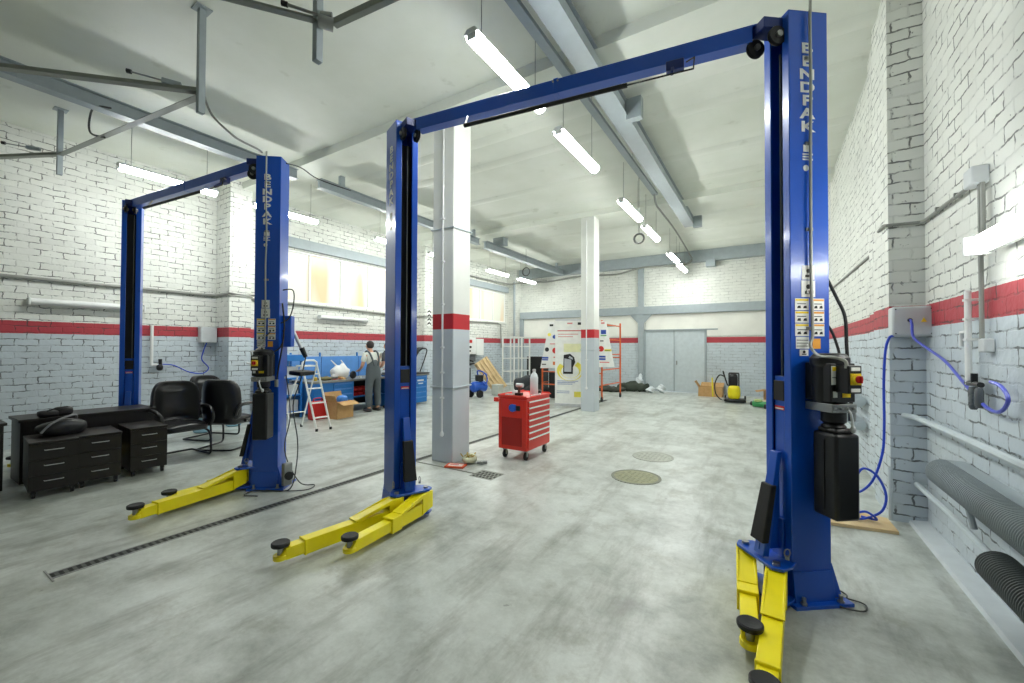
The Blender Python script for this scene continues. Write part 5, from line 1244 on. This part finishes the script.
# ------------------------------------------------------------------ right wall services
# pilaster junction box
t = thing('junction_box', (1.08, 5.12, 1.7), 'large grey junction box on the corner pilaster with a blue hose plugged in', 'junction box')
MB().box(.955, 1.245, 5.02, 5.18, 1.715, 1.985).build('box_lid', M('box_grey', '#C5CACB', .4), t, bevel=.02)
m = MB()
for x, z in ((.98, 1.74), (1.215, 1.74), (.98, 1.96), (1.215, 1.96)): m.lathe((x, 5.02, z), [(.006, 0), (.006, -.004)], 8, axis=(0, 1, 0))
m.lathe((1.075, 5.02, 1.86), [(.018, 0), (.016, -.012)], 14, axis=(0, 1, 0)); m.build('screw', BLKP, t)
MB().prism([(1.165+.022*math.cos(a), 1.855+.026*math.sin(a)) for a in (PI/2, PI*7/6, PI*11/6)], 5.014, 5.02, f=lambda x, z, y: (x, y, z)).build('warning_triangle', YSTK, t)
MB().tube([(1.075, 5.0, 1.86), (1.075, 4.96, 1.82), (1.08, 4.93, 1.70), (1.13, 4.75, 1.60), (1.16, 4.47, 1.5), (1.165, 4.07, 1.33), (1.165, 3.8, 1.235), (1.165, 3.62, 1.23), (1.165, 3.52, 1.31), (1.165, 3.6, 1.38), (1.16, 3.72, 1.40)], .0105, 8, 7).build('plug_hose', M('hose_violet_blue', '#5560C8', .35), t)
props(MB().tube([(.97, 5.06, 1.72), (.93, 5.0, 1.70), (.90, 4.98, 1.58), (.885, 4.97, 1.3), (.885, 4.97, .9), (.87, 4.97, .65), (.80, 4.96, .40), (.70, 4.95, .28), (.66, 4.93, .34), (.72, 4.93, .50), (.82, 4.93, .46), (.885, 4.93, .30), (.86, 4.93, .15), (.76, 4.94, .06), (.68, 4.9, .05), (.66, 4.86, .10), (.74, 4.88, .13), (.82, 4.93, .06), (.72, 4.98, .05)], .0105, 8, 7).build('air_hose', HOSEB),
      'bright blue air hose hanging from the corner junction box to the wooden board', 'hose')
# ceiling-side conduits on the right wall
t = thing('conduit_box', (1.17, 3.93, 2.68), 'grey conduit junction box high on the brick wall above the lit wall lamp', 'junction box')
MB().box(1.13, XR, 3.86, 4.0, 2.68, 2.80).build('box_lid', M('box_grey'), t, bevel=.01)
m = MB(); m.tube([(1.18, 3.90, 2.68), (1.18, 3.90, 1.66)], .013, 8).tube([(1.18, 3.86, 2.68), (1.18, 3.86, 2.3)], .013, 8).build('down_conduit', CABLEG, t)
MB().tube([(1.185, 4.0, 2.72), (1.185, 4.5, 2.735), (1.19, 5.05, 2.75), (1.16, 5.16, 2.76), (.95, 5.16, 2.765), (.945, 5.3, 2.79), (.95, 5.5, 2.79)], .014, 8, 3).build('side_conduit', CABLEG, t)
for y in (4.3, 4.7): MB().box(1.168, XR, y, y+.02, 2.708+.03*(y-4), 2.745+.03*(y-4)).build('saddle_clip', CABLEG, t)
conduit([(1.07, 6.6, 2.75), (1.07, 11.0, 2.80)], .018, CABLEG, 'far_conduit', 'grey conduit on the brick wall beyond the corner pilaster')
conduit([(.975, 5.44, 1.99), (.96, 5.4, 1.995), (.98, 5.3, 2.0)], .008, CABLEG, 'short_wire', 'short wire above the red band at the corner pilaster', 'wire', 3)
t = thing('air_outlet', (1.17, 3.98, 1.3), 'white air pipe with regulator and valve on the right brick wall', 'air outlet')
MB().tube([(1.16, 4.05, 2.0), (1.16, 4.05, 1.36)], .018, 10).build('pipe', WHITEPL, t)
for z in (1.93, 1.8, 1.66): MB().box(1.14, XR, 4.025, 4.075, z, z+.015).build('pipe_clip', WHITEPL, t)
MB().tube([(1.16, 4.05, 1.72), (1.16, 4.16, 1.72), (1.16, 4.16, 1.62)], .014, 8).build('pipe_branch', WHITEPL, t)
MB().cyl((1.16, 4.07, 1.37), (1.16, 3.86, 1.37), .018, 12).cyl((1.16, 3.96, 1.37), (1.16, 3.96, 1.44), .018, 12).build('valve', BLKP, t)
MB().lathe((1.155, 3.96, 1.20), [(.015, 0), (.024, .015), (.026, .12), (.02, .15)], 16).lathe((1.155, 3.87, 1.22), [(.015, 0), (.022, .015), (.022, .11), (.015, .13)], 16).build('filter_bowl', M('smoked_plastic', '#5B6164', .25), t)
props(MB().box(1.165, XR, 3.82, 3.92, 1.58, 1.67).build('wall_socket', M('box_grey'), bevel=.01), 'small grey wall socket below the conduit on the right brick wall', 'socket')
# heating pipes and finned registers
conduit([(1.04, 5.22, .985), (1.12, 5.1, .985), (1.13, 4.2, .99), (1.13, 2.5, .99)], .025, GREYL, 'heating_pipe', 'pale grey upper heating pipe along the right brick wall', 'pipe')
conduit([(1.14, 5.16, .37), (1.14, 4.3, .37), (1.13, 3.62, .36), (1.08, 3.5, .36)], .022, GREYL, 'heating_pipe', 'pale grey lower heating pipe leading to the dark finned register', 'pipe')
conduit([(.95, 5.12, .5), (.95, 5.12, .02)], .018, GREYL, 'standing_pipe', 'short grey standing pipe at the foot of the corner pilaster', 'pipe')
def register(y0, y1, x, z, r, label, plate=True):
    t = thing('finned_register', (x, (y0+y1)/2, z-r), label, 'radiator')
    MB().cyl((x, y0+.06, z), (x, y1, z), r*.5, 16).build('core_pipe', GREYL if x < 1.05 else GREYP, t)
    m = MB(); y = y0; fin = GREYP if plate else (GREYL if x < 1.05 else M('fin_dark', '#6C7375', .5))
    while y > y1: m.lathe((x, y, z), [(r*.6, -.003), (r, -.003), (r, .003), (r*.6, .003)], 26, axis=(0, 1, 0)); y -= .022
    props(m.build('fin', fin, t), kind='stuff')
    if plate:
        MB().box(x+.02, XR, y1, y0, z+r-.01, z+r+.0).build('cover_plate', GREYP, t, bevel=.002)
        MB().tube([(x+.02, y0-.3, z-.05), (x+.06, y0-.33, z-.28)], .018, 8).build('bracket', GREYP, t)
    return t
register(4.32, 2.3, 1.10, .68, .10, 'long grey finned heating register on the right brick wall')
register(3.43, 2.3, 1.09, .37, .095, 'dark finned heating register lying below the long grey one', False)
register(12.0, 6.9, .99, .92, .07, 'grey finned heating register beyond the corner pilaster, upper one', False)
register(12.0, 6.9, .99, .62, .07, 'grey finned heating register beyond the corner pilaster, lower one', False)
t = thing('wooden_board', (.75, 4.95, 0), 'pale wooden board lying on the floor at the foot of the corner pilaster', 'board')
m = MB(); m.prism([(.40, 4.72), (.945, 4.80), (.93, 5.13), (.36, 5.25)], 0, .03); m.build('board_sheet', PINE, t, bevel=.003)
